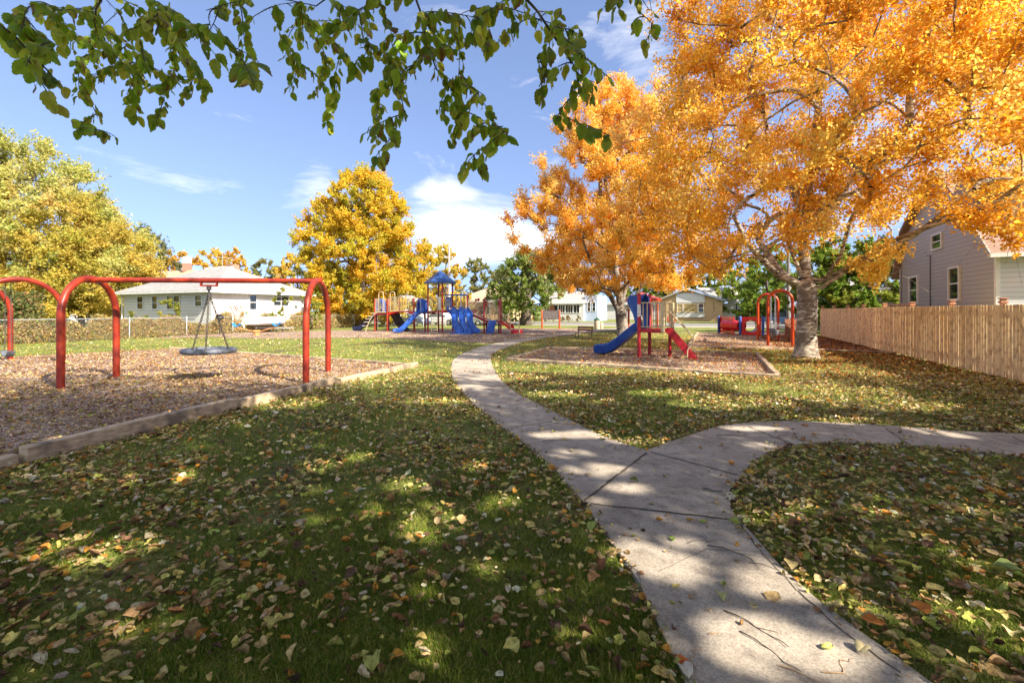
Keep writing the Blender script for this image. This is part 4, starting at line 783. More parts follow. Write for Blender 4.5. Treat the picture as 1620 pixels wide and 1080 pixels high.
# ---- disc swing frame
t = thing('swing_frame', tuple((gp(96,615)+gp(519,588))/2), 'large red-orange swing frame with two arched ends carrying the grey disc seat', 'swing frame')
a1, a2, b1, b2 = gp(96,615), gp(184,597), gp(484,606), gp(519,588)
def arch_obj(a, b, top, r_, mat, parent): return M().tube(arch_pts(a, b, top, 18), r_, n=20).build('arched_end', mat, parent, smooth=True)
arch_obj(a1, a2, 2.40, .072, RED, t); arch_obj(b1, b2, 2.40, .072, RED, t)
ap, bp_ = (a1+a2)/2+V3(0,0,2.37), (b1+b2)/2+V3(0,0,2.40)
M().tube([ap, bp_], .06, n=20).build('top_beam', RED, t, smooth=True)
for p in (ap, bp_): x = (bp_-ap).normalized(); M().tube([p-x*.07, p+x*.10], .078, n=20).build('beam_collar', RED, t, smooth=True)
hg = ap+(bp_-ap)*((325-150)/(500-150.))*1.0; x = (bp_-ap).normalized(); m = M()
for s in (-1,1): m.box(hg+x*.17*s-V3(0,0,.075), (.025,.09,.12), rz=math.atan2(x.y,x.x))
m.box(hg-V3(0,0,.125), (.36,.10,.035), rz=math.atan2(x.y,x.x)); m.build('hanger_bracket', RED, t)
for e_ in (a1,a2,b1,b2):
    c_ = (a1+a2)/2 if (e_-a1).length < 3 else (b1+b2)/2; d_ = (c_-e_).normalized()
    for z in (1.42,1.36): p = e_+V3(0,0,z); M().tube([p-V3(.078,0)*1.0, p+V3(.078,0)], .012, n=8).build('bolt', DARK, t)
# disc swing
sc = V3(*(hg.xy), 0); ds = thing('disc_swing', (sc.x, sc.y, .66), 'round grey rubber disc swing hung on chains from the red beam', 'swing')
m = M(); r0, th = .58, .065; prof = []
for i in range(13): a = 2*math.pi*i/12+math.pi; prof.append((r0-th*.9+th*.95*math.cos(a), .70+th*math.sin(a)))
n_ = 40; vs = []; fs = []
for q in prof[:-1]:
    for j in range(n_): a = 2*math.pi*j/n_; vs.append(sc+V3(q[0]*math.cos(a), q[0]*math.sin(a), q[1]))
for i in range(12):
    for j in range(n_): fs.append((i*n_+j, ((i+1)%12)*n_+j, ((i+1)%12)*n_+(j+1)%n_, i*n_+(j+1)%n_))
m.add(vs, fs); m.build('rim', RUBBER, ds, smooth=True)
m = M(); m.lathe([(.0,.675),(.48,.685),(.49,.71),(.48,.725),(.0,.705)], sc, 40); m.build('seat', RUBBER, ds, smooth=True)
tl = [V3(1,0,0)]; m = M(); sw = hg-V3(0,0,.30)
for k in range(3):
    a = R(175+120*k); e = sc+V3(.42*math.cos(a), .42*math.sin(a), .74); m2 = M(); chain(m2, sw, e, link=.055, r_=.010, w_=.018); m2.build('chain', STEEL, ds)
    M().lathe([(.012,-.02),(.02,-.01),(.02,.01),(.012,.02)], e, 8).build('eye_bolt', STEEL, ds)
m = M(); m.lathe([(.02,.16),(.05,.14),(.05,.06),(.028,.04),(.028,-.06),(.045,-.09),(.045,-.15),(.015,-.17)], sw+V3(0,0,.02), 12); m.build('swivel', DARK, ds)
# ---- second frame at far left
t = thing('swing_frame', (-16,14.1,0), 'pinkish red arched swing frame cut by the left edge of the photo', 'swing frame')
c1, c2 = V3(-14.62,13.5), V3(-17.6,14.7); ad = V3(.42,.88).normalized()
for c in (c1, c2): arch_obj(c-ad*.98, c+ad*.98, 2.60, .072, RED, t)
M().tube([c1+V3(0,0,2.55), c2+V3(0,0,2.55)], .06, n=16).build('top_beam', RED, t, smooth=True)
def belt_swing(p, top, label, drop, frame=None, ax=V3(1,0,0)):
    s = thing('belt_swing', (p.x,p.y,.35), label, 'swing'); ax = ax.normalized(); oy = V3(-ax.y, ax.x)
    for k in (-1,1): m = M(); chain(m, V3(p.x,p.y,top)+ax*.16*k, V3(p.x,p.y,drop+.17)+ax*.20*k, link=.05, r_=.007, w_=.013); m.build('chain', STEEL, s)
    m = M(); secs = []
    for i in range(9): q = (i/8-.5)*2; secs.append([p+ax*(.21*q)+oy*w_+V3(0,0,drop+.17*abs(q)**2.2+e) for w_, e in ((-.09,0),(.09,0),(.09,.014),(-.09,.014))])
    m.sweep(secs, closed=True); m.build('seat', RUBBER, s, smooth=True)
    for k in (-1,1): c = p+ax*.205*k; M().tube([c-oy*.09+V3(0,0,drop+.16), c+V3(0,0,drop+.22), c+oy*.09+V3(0,0,drop+.16)], .007, n=5).build('seat_bracket', STEEL, s)
    return s
pb = c1+(c2-c1)*.20; belt_swing(pb, 2.50, 'grey belt swing on two chains at the far left edge of the photo', .27, ax=(c2-c1))
# ---- arch swing set right of centre
t = thing('swing_frame', (13.2,23.5,0), 'bright orange-red pair of arches with hanging chains in front of the big trunk', 'swing frame')
f1, f2, k1, k2 = gp(1214.8,546.7), gp(1253.8,548), gp(1199,537.8), gp(1231,538.8)
for a, b, tp_ in ((f1,f2,2.62),(k1,k2,2.60)): M().tube(arch_pts(a, b, tp_, 16), .066, n=16).build('arched_end', ORED, t, smooth=True)
fa, fb = (f1+f2)/2+V3(0,0,2.57), (k1+k2)/2+V3(0,0,2.55); M().tube([fa, fb], .05, n=12).build('top_beam', ORED, t, smooth=True)
M().lathe([(.072,.75),(.072,.95)], V3(*k2.xy,0), 14).build('warning_sticker', WHITE, t)
for f_, lb in ((.36,'white bucket swing hanging nearer in the orange-red arches'),(.72,'white bucket swing hanging farther in the orange-red arches')):
    p = fa+(fb-fa)*f_; p = V3(p.x,p.y); s = thing('bucket_swing', (p.x,p.y,.4), lb, 'swing', None); ax = (fb-fa).normalized(); ax = V3(ax.x,ax.y)
    for k in (-1,1): m = M(); chain(m, p+ax*.14*k+V3(0,0,2.5), p+ax*.16*k+V3(0,0,.72), link=.06, r_=.008, w_=.012); m.build('chain', GALV, s)
    m = M(); m.lathe([(.08,.42),(.13,.44),(.17,.55),(.18,.72),(.165,.72),(.15,.56),(.10,.47)], p, 12); m.build('seat', RUBBER, s, smooth=True)
# ---- seesaw with blue seats
c = gp(406,530.5); t = thing('seesaw', tuple(c), 'low wooden four-seat seesaw with blue seats in front of the chain link fence', 'seesaw')
ORW = pm('seesaw_orange', (.50,.20,.06), (.64,.30,.11), scale=5, rough=.5, bump=.1)
M().lathe([(.19,0),(.19,.22),(.26,.24),(.26,.33),(.20,.37)], c, 16).build('hub', ORW, t, smooth=True)
for s, dx in ((-1,-1.35),(1,1.35)):
    e = c+V3(dx,0,.56+.03*s); M().bar(c+V3(s*.2,0,.27), e, .09, .06).build('arm', ORW, t, bevel=.01); m = M(); secs = []
    for i in range(9): q = i/8*2-1; secs.append([e+V3(q*.25, w_, .05+.16*q*q+(.05 if q*s > .5 else 0)+z) for w_, z in ((-.15,0),(.15,0),(.15,.05),(-.15,.05))])
    m.sweep(secs, closed=True).build('seat', LBLUE, t, smooth=True)
# ---- small play structure with slide
P1 = V3(*G(1011,566)); sa = V3(-.82,.57).normalized(); sb = V3(.57,.82).normalized(); DZ = 1.02
t = thing('toddler_slide', tuple(P1), 'small red play platform with one blue slide and a red ladder', 'slide')
P2 = P1+sb*1.15; P3 = P1-sa*.80; P4 = P2-sa*.80
for p, tp_ in ((P1,2.28),(P2,2.28)):
    M().lathe([(.062,-.2),(.062,tp_-.05),(.05,tp_-.015),(.02,tp_)], p, 16).build('post', CRIM, t, smooth=True)
M().lathe([(.055,-.2),(.055,.98)], P4-sb*.2, 14).build('post', CRIM, t, smooth=True)
m = M()
for z, h in ((1.50,.10),(1.64,.15),(1.80,.17)):
    c = P1+V3(0,0,z); m.lathe([(.0635,-h/2),(.0635,h/2)], c, 16)
m.build('safety_sticker', WHITE, t)
m = M(); m.prism([P1+V3(0,0,DZ-.12), P2+V3(0,0,DZ-.12), P4+V3(0,0,DZ-.12), P3+V3(0,0,DZ-.12)][::-1], (0,0,.12)); m.build('deck', CRIM, t, bevel=.01)
def railing(a, b, z0, z1, parent, mat, n, w_=.03, name='railing', ends=.06, bot=True):
    m = M(); a = Vector(a); b = Vector(b); m.tube([a+V3(0,0,z1), b+V3(0,0,z1)], .022, n=8)
    if bot: m.tube([a+V3(0,0,z0), b+V3(0,0,z0)], .02, n=8)
    for i in range(n): p = a+(b-a)*((i+.5)/n); m.tube([p+V3(0,0,z0), p+V3(0,0,z1)], w_/2, n=6)
    return m.build(name, mat, parent, smooth=True)
railing(P1-sa*.07, P3, DZ+.08, 1.94, t, TAN, 5, .034); railing(P2-sa*.07, P4, DZ+.08, 1.94, t, TAN, 5, .034)
for q in (P3, P4):
    m = M(); m.box(q-sa*.03+V3(0,0,1.44), (.13,.10,1.04), rz=math.atan2(sa.y,sa.x)); m.build('entry_panel', TAN, t, bevel=.03)
# slide trough
def slide(name, mat, parent, top, dirv, L, z_top, w_=.42, wall=.17, z_bot=.16, flare=0, curve=0.0, n=18, runout=.22, th=.03, side=None):
    top = Vector(top); dv = Vector(dirv).normalized(); sd_ = side or V3(-dv.y, dv.x); secs = []
    for i in range(n+1):
        q = i/n; s = q*L; e = min(1, q/(1-runout)); z = z_top+(z_bot-z_top)*(e*e*(3-2*e)*.45+e*.55); 
        c = top+dv*s+sd_*curve*math.sin(q*2*math.pi)+V3(0,0,z-top.z); ww = w_*(1+flare*max(0,q-.8)*5)/2; hh = wall*(1 if q < .9 else 1-(q-.9)*3)
        secs.append([c+sd_*x+V3(0,0,h) for x, h in ((-ww-.05,hh*.9),(-ww-.02,hh+.02),(-ww+.03,hh),(-ww*.82,.03),(-ww*.4,0),(ww*.4,0),(ww*.82,.03),(ww-.03,hh),(ww+.02,hh+.02),(ww+.05,hh*.9),(ww*.9,-.06),(ww*.4,-.09),(-ww*.4,-.09),(-ww*.9,-.06))])
    return M().sweep(secs, closed=True).build(name, mat, parent, smooth=True)
sm = (P1+P2)/2+V3(0,0,DZ)
slide('slide_chute', BLUE, t, sm+sa*.0, sa, 1.85, DZ+.06, w_=.62, wall=.26, z_bot=.13, runout=.25)
# tall curved hood over the slide entry
secs = []
for i in range(13):
    q = i/12; a = math.pi*q; y = .46*math.cos(a); z = DZ+.62+.60*math.sin(a)**.6 if 0 < q < 1 else DZ+.25
    z = DZ+.25+1.02*math.sin(a)**.55 if 0 < q < 1 else DZ+.05; k = (z-DZ)/1.27
    back = .04+.0*k; frnt = .12+.40*max(0,k)**1.5
    p = sm-V3(0,0,DZ)+sb*y; secs.append([p-sa*back+V3(0,0,z), p+sa*frnt+V3(0,0,z-.10*k), p+sa*(frnt+.01)+V3(0,0,z-.10*k-.03), p-sa*back+V3(0,0,z-.04)])
M().sweep(secs, closed=True).build('slide_hood', BLUE, t, smooth=True)
m = M()
for s in (-.46,.46):
    p = sm-V3(0,0,DZ)+sb*s; m.prism([p+V3(0,0,DZ+.0), p+sa*.14+V3(0,0,DZ+.0), p+sa*.24+V3(0,0,DZ+.45), p+sa*.50+V3(0,0,2.02), p+sa*.40+V3(0,0,2.22), p-sa*.02+V3(0,0,2.2), p-sa*.0+V3(0,0,DZ+.4)], sb*.035)
m.build('hood_side', BLUE, t, smooth=True, bevel=.01)
# ladder
st = (P3+P4)/2; se = V3(.93,-.37).normalized(); sn = V3(-se.y, se.x); m = M()
foot = st+se*.86
for s in (-.28,.28):
    a = st+sn*s+V3(0,0,DZ-.02); b = foot+sn*s; m.prism([a+V3(0,0,.06), a+se*.17+V3(0,0,.06), b+se*.22-V3(0,0,.05), b-se*.07-V3(0,0,.05), a-V3(0,0,.1)], sn*.03)
m.build('ladder_side', CRIM, t, bevel=.005)
for i in range(5):
    q = (i+.7)/5.3; p = st+(foot-st)*q+se*.10+V3(0,0,DZ*(1-q)); M().box(p, (.17,.54,.03), rz=math.atan2(se.y,se.x)).build('ladder_step', CRIM, t)
for s in (-.33,.33):
    a = st+sn*s; M().tube([a+V3(0,0,1.62), a+se*.10+V3(0,0,1.62), a+se*.22+V3(0,0,1.50), a+se*.86+V3(0,0,.78), a+se*.90+V3(0,0,.68), a+se*.86+V3(0,0,.58), a+se*.70+V3(0,0,.36), a+se*.68+V3(0,0,.28), a+se*.68+V3(0,0,-.1)], .021, n=10).build('handrail', TAN, t, smooth=True)
# ---- red tunnels between blue posts
t = thing('crawl_tunnel', tuple(gp(1180,530)), 'red crawl tunnel between square red panels on blue posts', 'play tunnel')
q1, q2, q3 = gp(1137,526.6), gp(1171,530.2), gp(1207,531.2); 
for q, tp_ in ((q1,499.5),(q2,500),(q3,500.3)):
    z = 1.65-(tp_-492)*q.y/720; M().lathe([(.085,-.1),(.085,z-.06),(.06,z-.01),(.02,z)], q, 14).build('post', BLUE, t, smooth=True)
def holed(a, b, z0, z1, hole, mat, name, th=.05):
    a = Vector(a); b = Vector(b); x = (b-a).normalized(); L = (b-a).length; c = (a+b)/2+V3(0,0,(z0+z1)/2); nn = 32; y = V3(-x.y,x.x)*th/2; hh = (z1-z0)/2; rings = [[],[],[],[]]
    for k in range(nn):
        t_ = 2*math.pi*k/nn+math.pi/4; cx, cz = math.cos(t_), math.sin(t_); sc_ = 1/max(abs(cx),abs(cz)); o = x*cx*sc_*L/2+V3(0,0,cz*sc_*hh); i_ = x*cx*hole+V3(0,0,cz*hole)
        rings[0].append(c+i_-y); rings[1].append(c+o-y); rings[2].append(c+o+y); rings[3].append(c+i_+y)
    return M().sweep(rings+[rings[0]], closed=True, cap=False).build(name, mat, t)
holed(q2+V3(.12,0), q3-V3(.12,0), .04, 1.21, .42, PRED, 'holed_panel')
far_off = V3(.41,.91)*2.4
holed(q2+far_off+V3(.1,0), q3+far_off-V3(.1,0), .04, 1.21, .42, PRED, 'holed_panel')
cc = (q2+q3)/2+V3(0,0,.625)
def tunnel(a, b, r_, name='tunnel'):
    a = Vector(a); b = Vector(b); n_ = 12; d = (b-a); pts = []; secs = []; x = d.normalized(); y = x.cross(V3(0,0,1)).normalized(); z = y.cross(x)
    for i in range(n_+1):
        rr = r_*(1.06 if i in (0,n_) or i % 4 == 0 else 1); secs.append([a+d*i/n_+(y*math.cos(2*math.pi*k/20)+z*math.sin(2*math.pi*k/20))*rr for k in range(20)])
    o = M().sweep(secs, closed=True, cap=False).build(name, PRED, t, smooth=True, solid=.03); return o
tunnel(cc, cc+far_off, .43)
e1 = q1+V3(.40,.25); fl = holed(q1+V3(.15,.45), q2+V3(-.15,.55), .04, 1.24, .36, PRED, 'holed_panel')
tunnel(V3((q1.x+q2.x)/2-.15, (q1.y+q2.y)/2+.35, .66), V3(q2.x+.15, q2.y+.1, .62), .33)
for k in range(4): 
    p = cc+far_off*(.3+.18*k)
M().box((q1+q2)/2+V3(.1,.1,.30), (1.1,.9,.12), rz=-.3).build('tunnel_floor', PRED, t, bevel=.03)
# ---- notice board
t = thing('notice_board', tuple((gp(857.5,520.5)+gp(885,520.5))/2), 'dark notice board between two orange-red posts near the street', 'sign board')
for u in (857.5,885): p = gp(u,520.5); M().lathe([(.075,-.1),(.075,1.70),(.04,1.76)], p, 12).build('post', ORED, t, smooth=True)
a, b = gp(857.5,520.5), gp(885,520.5); BRD = pm('board', (.07,.06,.06), (.13,.11,.10), scale=4, rough=.5, bump=.05)
M().box((a+b)/2+V3(0,0,1.30), ((b-a).length-.15,.07,.80)).build('board', BRD, t)
m = M(); rr = random.Random(4)
for r_ in range(3):
    x = -.62
    while x < .55: w_ = rr.uniform(.04,.12); m.box((a+b)/2+V3(x+w_/2,-.038,1.52-.19*r_), (w_,.004,.035)); x += w_+rr.uniform(.05,.12)
m.build('faint_lettering', pm('faded_ink', (.22,.20,.19), (.28,.26,.24)), t)
# ---- bench
bc = V3((924-810)*27.3/720, 27.3); t = thing('park_bench', tuple(bc), 'small weathered brown slatted bench in front of the upright orange tree', 'bench'); bx_ = V3(.80,-.60).normalized(); by_ = V3(.60,.80).normalized()
m = M()
for k in range(3): m.bar(bc-bx_*.52-by_*(.28-.16*k)+V3(0,0,.36), bc+bx_*.52-by_*(.28-.16*k)+V3(0,0,.36), .13, .035)
m.build('seat', BRN, t)
m = M()
for k in range(2): m.bar(bc-bx_*.52+by_*(.16+.03*k)+V3(0,0,.52+.15*k), bc+bx_*.52+by_*(.16+.03*k)+V3(0,0,.52+.15*k), .035, .12)
m.build('backrest', BRN, t)
for s in (-.45,.45): M().tube([bc+bx_*s-by_*.25, bc+bx_*s-by_*.2+V3(0,0,.33), bc+bx_*s+by_*.10+V3(0,0,.33), bc+bx_*s+by_*.20+V3(0,0,.72)], .022, n=6).tube([bc+bx_*s+by_*.15, bc+bx_*s+by_*.08+V3(0,0,.33)], .022, n=6).build('leg', DARK, t)
# ---- litter bins
def bin_(u, v, r_, h, label, lid):
    p = gp(u,v); t = thing('litter_bin', tuple(p), label, 'litter bin'); STONE = pm('pebbled_concrete', (.40,.32,.22), (.58,.48,.36), scale=30, rough=.9, bump=.4)
    M().lathe([(r_*.96,0),(r_,.03),(r_,h-.05),(r_*.97,h)], p, 16).build('drum', STONE, t, smooth=True)
    if lid:
        GR = pm('lid_green', (.03,.09,.05), (.05,.13,.07), rough=.5); M().lathe([(r_*1.03,h),(r_*1.05,h+.08),(r_*.8,h+.12),(r_*.35,h+.22)], p, 16).build('lid', GR, t, smooth=True)
        M().lathe([(r_*.35,h+.10),(r_*.36,h+.20),(r_*.2,h+.26)], p+V3(.0,-.05), 12).build('lid_opening', DARK, t)
bin_(944.5,521,.27,.82,'tan pebbled litter bin with a dark green lid near the street path', True); bin_(951,520.5,.20,.62,'small plain tan drum just right of the green-lidded litter bin', False)
# ---- far play shelter behind the toddler slide and the steering stand
t = thing('play_shelter', (7.4,36,0), 'orange-red posts and small roof of a play shelter seen behind the toddler slide', 'play shelter')
sp = [V3((u-810)*Y/720, Y) for u, Y in ((986.5,33),(994.5,38),(1030,33.5),(1040,38.5))]
for i, (p, v) in enumerate(zip(sp,(498,470,470,472))): M().lathe([(.09,-.1),(.09,1.65+(492-v)*p.y/720)], p, 12).build('post', ORED, t, smooth=True)
m = M(); q = [sp[0]*.0+V3(8.2,32.6), V3(10.9,33.2), V3(12.2,38.7), V3(9.4,38.2)]; cpt = sum(q, V3(0,0,0))/4+V3(0,0,3.15)
q = [p+V3(0,0,2.55) for p in q]; m.add(q+[cpt]+[p-V3(0,0,.16) for p in q], [(0,1,4),(1,2,4),(2,3,4),(3,0,4),(0,5,6,1),(1,6,7,2),(2,7,8,3),(3,8,5,0),(5,8,7,6)]); m.build('roof', ORED, t)
p = gp(1064,533.5); t = thing('steering_post', tuple(p), 'red post with a small red wheel standing beyond the ladder handrails', 'play post')
M().lathe([(.06,-.1),(.06,1.5),(.03,1.56)], p, 12).build('post', CRIM, t, smooth=True); M().tube([p+V3(.24*math.cos(a)-.1,-.08,1.12+.24*math.sin(a)) for a in np.linspace(0,6.283,17)], .035, n=6).build('wheel', CRIM, t, smooth=True)
# ---- the big play structure
O_ = V3(-6.4,35.2); ex = V3(.94,-.34).normalized(); ey = V3(.34,.94).normalized()
def loc(u, tt=0.0):          # a point on the structure's long axis seen in photo column u, tt metres behind it
    k = (u-810)/720; b = O_+ey*tt; s = (k*b.y-b.x)/(ex.x-k*ex.y); return b+ex*s
def cu(cx): return 540+cx/5.4
def zz(p, cy): return 1.65+(492-(400+cy/5.4))*p.y/720
def LP(cx, cy, tt=0): p = loc(cu(cx), tt); return V3(p.x, p.y, zz(p, cy))
T_ = thing('play_structure', tuple(O_), 'large red and blue play structure with a blue roofed tower, bridges and several slides', 'play structure')
MRED = pm('paint_maroon', (.26,.012,.02), (.34,.02,.028), scale=3, rough=.4, bump=.03)
for cx, cy, tt, mt_ in ((285,390,0,RED),(392,390,0,RED),(300,392,1.5,MRED),(405,392,1.5,MRED),(490,390,1.25,MRED),(620,385,0,MRED),(740,255,0,MRED),(863,255,0,MRED),(830,258,1.2,MRED),(950,258,1.15,MRED),(715,505,1.15,MRED),(1075,350,.1,RED),(1220,388,0,MRED),(1362,386,0,MRED),(1346,392,1.2,MRED),(1240,392,1.2,MRED),(1085,360,1.3,MRED),(625,520,-.35,RED)):
    p = loc(cu(cx), tt); h = zz(p, cy); M().lathe([(.062,-.2),(.062,h-.06),(.05,h-.02),(.02,h)], p, 12).build('post', mt_, T_, smooth=True)
def deck(c0, c1, cy, t0=0, t1=1.2, th=.12, mat=MRED, name='deck'):
    a, b = loc(cu(c0),t0), loc(cu(c1),t0); L = b-a; z = zz(a, cy); q = [a, b, b+ey*(t1-t0), a+ey*(t1-t0)]; return M().prism([p+V3(0,0,z-th) for p in q][::-1], (0,0,th)).build(name, mat, T_)
deck(285,392,515); deck(735,865,498); deck(865,1080,490); deck(620,740,505); deck(1220,1362,578)
# arched bridge
secs = []
for i in range(13):
    q = i/12; cx = 400+(622-400)*q; p = loc(cu(cx), .15); z = zz(p,518)+.36*math.sin(math.pi*q)*.62; secs.append([V3(p.x,p.y,z)+ey*w_+V3(0,0,h) for w_, h in ((0,-.1),(1.0,-.1),(1.0,.03),(0,.03))])
M().sweep(secs, closed=True).build('arched_bridge', PRED, T_, smooth=True)
def rail(c0, c1, ct, cb, tt, n, mat=TAN, ct2=None, cb2=None, name='railing'):
    m = M(); a, b = LP(c0,ct,tt), LP(c1,ct2 or ct,tt); c, d = LP(c0,cb,tt), LP(c1,cb2 or cb,tt); m.tube([a,b], .022, n=6); m.tube([c,d], .022, n=6)
    for i in range(n+1): q = i/n; m.tube([a+(b-a)*q, c+(d-c)*q], .015, n=5)
    return m.build(name, mat, T_, smooth=True)
rail(405,615,378,500,.12,15,cb2=492); rail(405,615,378,500,1.15,15,cb2=492)
rail(292,330,392,508,0,4); rail(350,388,392,508,0,4); rail(292,388,392,508,1.4,9)
rail(745,818,380,495,1.1,6); rail(820,860,378,485,-.02,5); rail(745,775,380,495,0,2)
rail(985,1070,362,470,1.15,6); rail(1085,1212,392,500,.05,13,ct2=445,cb2=560); rail(1085,1212,392,500,1.15,13,ct2=445,cb2=560)
rail(1228,1272,465,575,0,5); rail(1310,1358,465,575,0,5); rail(1228,1358,465,575,1.15,10)
# sloping bridge
a, b = loc(cu(1080),.1), loc(cu(1218),.1); m = M(); m.prism([V3(a.x,a.y,zz(a,500)-.1), V3(b.x,b.y,zz(b,578)-.1), V3(b.x,b.y,zz(b,578)+.06), V3(a.x,a.y,zz(a,500)+.06)], ey*1.0); m.build('sloping_bridge', CRIM, T_)
# tower roof: faceted pyramid with skirt
rc = LP(845,262,.6); m = M(); z0 = rc.z; rw = 1.22; ring = lambda r_, z: [V3(rc.x,rc.y,z)+(ex*math.cos(a)+ey*math.sin(a))*r_ for a in [math.pi/4*.55+k*math.pi/3 for k in range(6)]]
R0, R1, R2, R3, R4 = ring(rw,z0), ring(rw*1.0,z0+.13), ring(rw*.90,z0+.19), ring(rw*.45,z0+.64), ring(.04,z0+1.02)
m.sweep([R0,R1,R2,R3,R4], closed=True); m.build('roof', pm('roof_blue', (.014,.045,.17), (.05,.11,.30), scale=7, rough=.4, bump=.1, stretch=(1,1,4)), T_)
# spiral-like tall slide 1 with hood
sa1 = V3(-.80,-.60).normalized(); top1 = LP(690,500,0)
slide('slide_chute', BLUE, T_, V3(top1.x,top1.y,top1.z)+sa1*.1, sa1, 2.15, top1.z, w_=.52, wall=.20, z_bot=.13, runout=.18, flare=.25)
def hood(c, dirv, z0, h, w_, dep, mat, thk=.10):
    dv = Vector(dirv).normalized(); sd_ = V3(-dv.y,dv.x); secs = []
    for i in range(17):
        a = math.pi*i/16; y = w_*math.cos(a); z = z0+h*min(1,math.sin(a)**.5) if 0 < i < 16 else z0; yi = y*(1-thk*1.8/w_/1.2); zi = z0+(z-z0)*(1-thk/h*1.2)
        p = V3(c.x,c.y); secs.append([p+sd_*y-dv*dep+V3(0,0,z), p+sd_*y+dv*dep+V3(0,0,z), p+sd_*yi+dv*dep+V3(0,0,zi), p+sd_*yi-dv*dep+V3(0,0,zi)])
    return M().sweep(secs, closed=True).build('slide_hood', mat, T_, smooth=True)
hood(LP(675,500,0), sa1, zz(top1,512), 1.12, .46, .13, BLUE, .16); hood(LP(708,500,.1), sa1, zz(top1,512), 1.02, .42, .12, BLUE, .18)
# triple wave slide
for k in range(3):
    c0 = LP(925+62*k,478,-.02); dv = V3(.33,-.94).normalized(); secs = []; n_ = 20; L = 1.9; zt = c0.z; w0 = .52
    for i in range(n_+1):
        q = i/n_; s = q*L; z = zt-.02-(zt-.20)*(.5*q+.5*(q*q*(3-2*q)))-.10*math.sin(q*6.0)*(1-q); cur = .42*q+.15*math.sin(q*6.28); c = V3(c0.x,c0.y,z)+dv*s+ex*(cur+.22*max(0,q-.75)*(k-1)*1.2); ww = w0/2*(1+.35*max(0,q-.7))
        secs.append([c+ex*x+V3(0,0,h) for x, h in ((-ww,.20),(-ww+.035,.20),(-ww+.07,.03),(0,0),(ww-.07,.03),(ww-.035,.20),(ww,.20),(ww,-.10),(-ww,-.10))])
    M().sweep(secs, closed=True).build('wave_slide', BLUE, T_, smooth=True)
e = LP(1030,690,-1.75); M().box(V3(e.x,e.y,.06), (1.7,.5,.12), rz=math.atan2(ex.y,ex.x)).build('slide_foot', BLUE, T_, bevel=.03)
M().bar(LP(885,358,0), LP(1072,358,0), .09, .09).build('slide_canopy_bar', BLUE, T_, bevel=.02)
for cx in (888,1066): M().tube([LP(cx,360,0), LP(cx,480,0)], .03, n=8).build('canopy_upright', TAN, T_)
# panel with playing pieces
m = M(); a, b = LP(888,378,.05), LP(940,378,.05); c = LP(888,472,.05); L = (b-a); m.prism([a, b, b-V3(0,0,a.z-c.z), a-V3(0,0,a.z-c.z)], ey*.05); m.build('game_panel', BLUE, T_)
m = M()
for r_ in range(4):
    for q in range(3): p = a+L*(.25+.25*q)-V3(0,0,.22+.17*r_)-ey*.03; m.box(p, (.07,.04,.10), rz=math.atan2(ex.y,ex.x)+.2*((r_+q)%3-1))
m.build('game_piece', TAN, T_)
M().prism([LP(828,380,.0)-ey*.03, LP(850,380,.0)-ey*.03, LP(850,490,0)-ey*.03, LP(828,490,0)-ey*.03], ey*.03).build('mirror_panel', GALV, T_)
# rung ladder
m = M(); a, b = LP(768,505,-.15), LP(820,505,-.15)
for p in (a, b): m.tube([V3(p.x,p.y,p.z+.95), V3(p.x,p.y,-.05)], .018, n=6)
for i in range(5): z = .2+i*.28; m.tube([V3(a.x,a.y,z), V3(b.x,b.y,z)], .015, n=6)
m.build('rung_ladder', TAN, T_, smooth=True)
# arched climber at the left
for s in (0,.55):
    p0 = LP(380,512,-.05-s); e = LP(207,683,-.4-s); pts = []
    for i in range(13):
        q = i/12; x = p0.lerp(e, q); z = p0.z+.05 if q < .35 else (p0.z+.05)*math.cos((q-.35)/.65*math.pi/2)**.75 if q < .999 else 0; pts.append(V3(x.x+(e.x-p0.x)*.0, x.y, z))
    M().tube(pts, .03, n=8).build('climber_rail', TAN, T_, smooth=True)
    if s == 0: base_pts = pts
m = M()
for i in (6,8,9,10,11): a = base_pts[i]; m.tube([a, a-ey*.55+ex*(-.05)], .024, n=6)
m.build('climber_rung', TAN, T_, smooth=True)
# loops
for cx in (339,437,1000):
    a, b = LP(cx-20,500,.6), LP(cx+20,500,.6); tpz = zz(a,330) if cx < 900 else zz(a,312); w_ = (b-a).length/2; c = (a+b)/2; dx = (b-a).normalized(); pts = [a]+[V3(c.x,c.y,tpz-w_)-dx*w_*math.cos(math.pi*i/8)+V3(0,0,w_*math.sin(math.pi*i/8)) for i in range(9)]+[b]; M().tube(pts, .026, n=8).build('grab_loop', TAN if cx < 900 else GALV, T_, smooth=True)
# dark slide to the left back, dark rock climber, blue back hood
sb1 = V3(-.97,.05).normalized(); tpn = LP(345,500,1.0); slide('slide_chute', NAVY, T_, tpn, sb1, 2.35, tpn.z, w_=.6, wall=.24, z_bot=.12, runout=.2)
hood(LP(338,500,1.0), ey, zz(tpn,508), 1.15, .38, .18, BLUE, .14)
a = LP(412,520,.9); b = LP(492,515,.9); q = [a, b, V3(b.x+.85,b.y+.2,.0), V3(a.x+.85,a.y+.2,.0)]
m = M(); n_ = 8; vs = []; rr = random.Random(9)
for i in range(n_+1):
    for j in range(n_+1): p = q[0].lerp(q[1], j/n_).lerp(q[3].lerp(q[2], j/n_), i/n_); vs.append(p+V3(rr.uniform(-.03,.03), rr.uniform(-.05,.05), rr.uniform(-.02,.02)))
m.add(vs, [(i*(n_+1)+j, i*(n_+1)+j+1, (i+1)*(n_+1)+j+1, (i+1)*(n_+1)+j) for i in range(n_) for j in range(n_)]).build('rock_climber', BLACKP, T_, solid=.08)
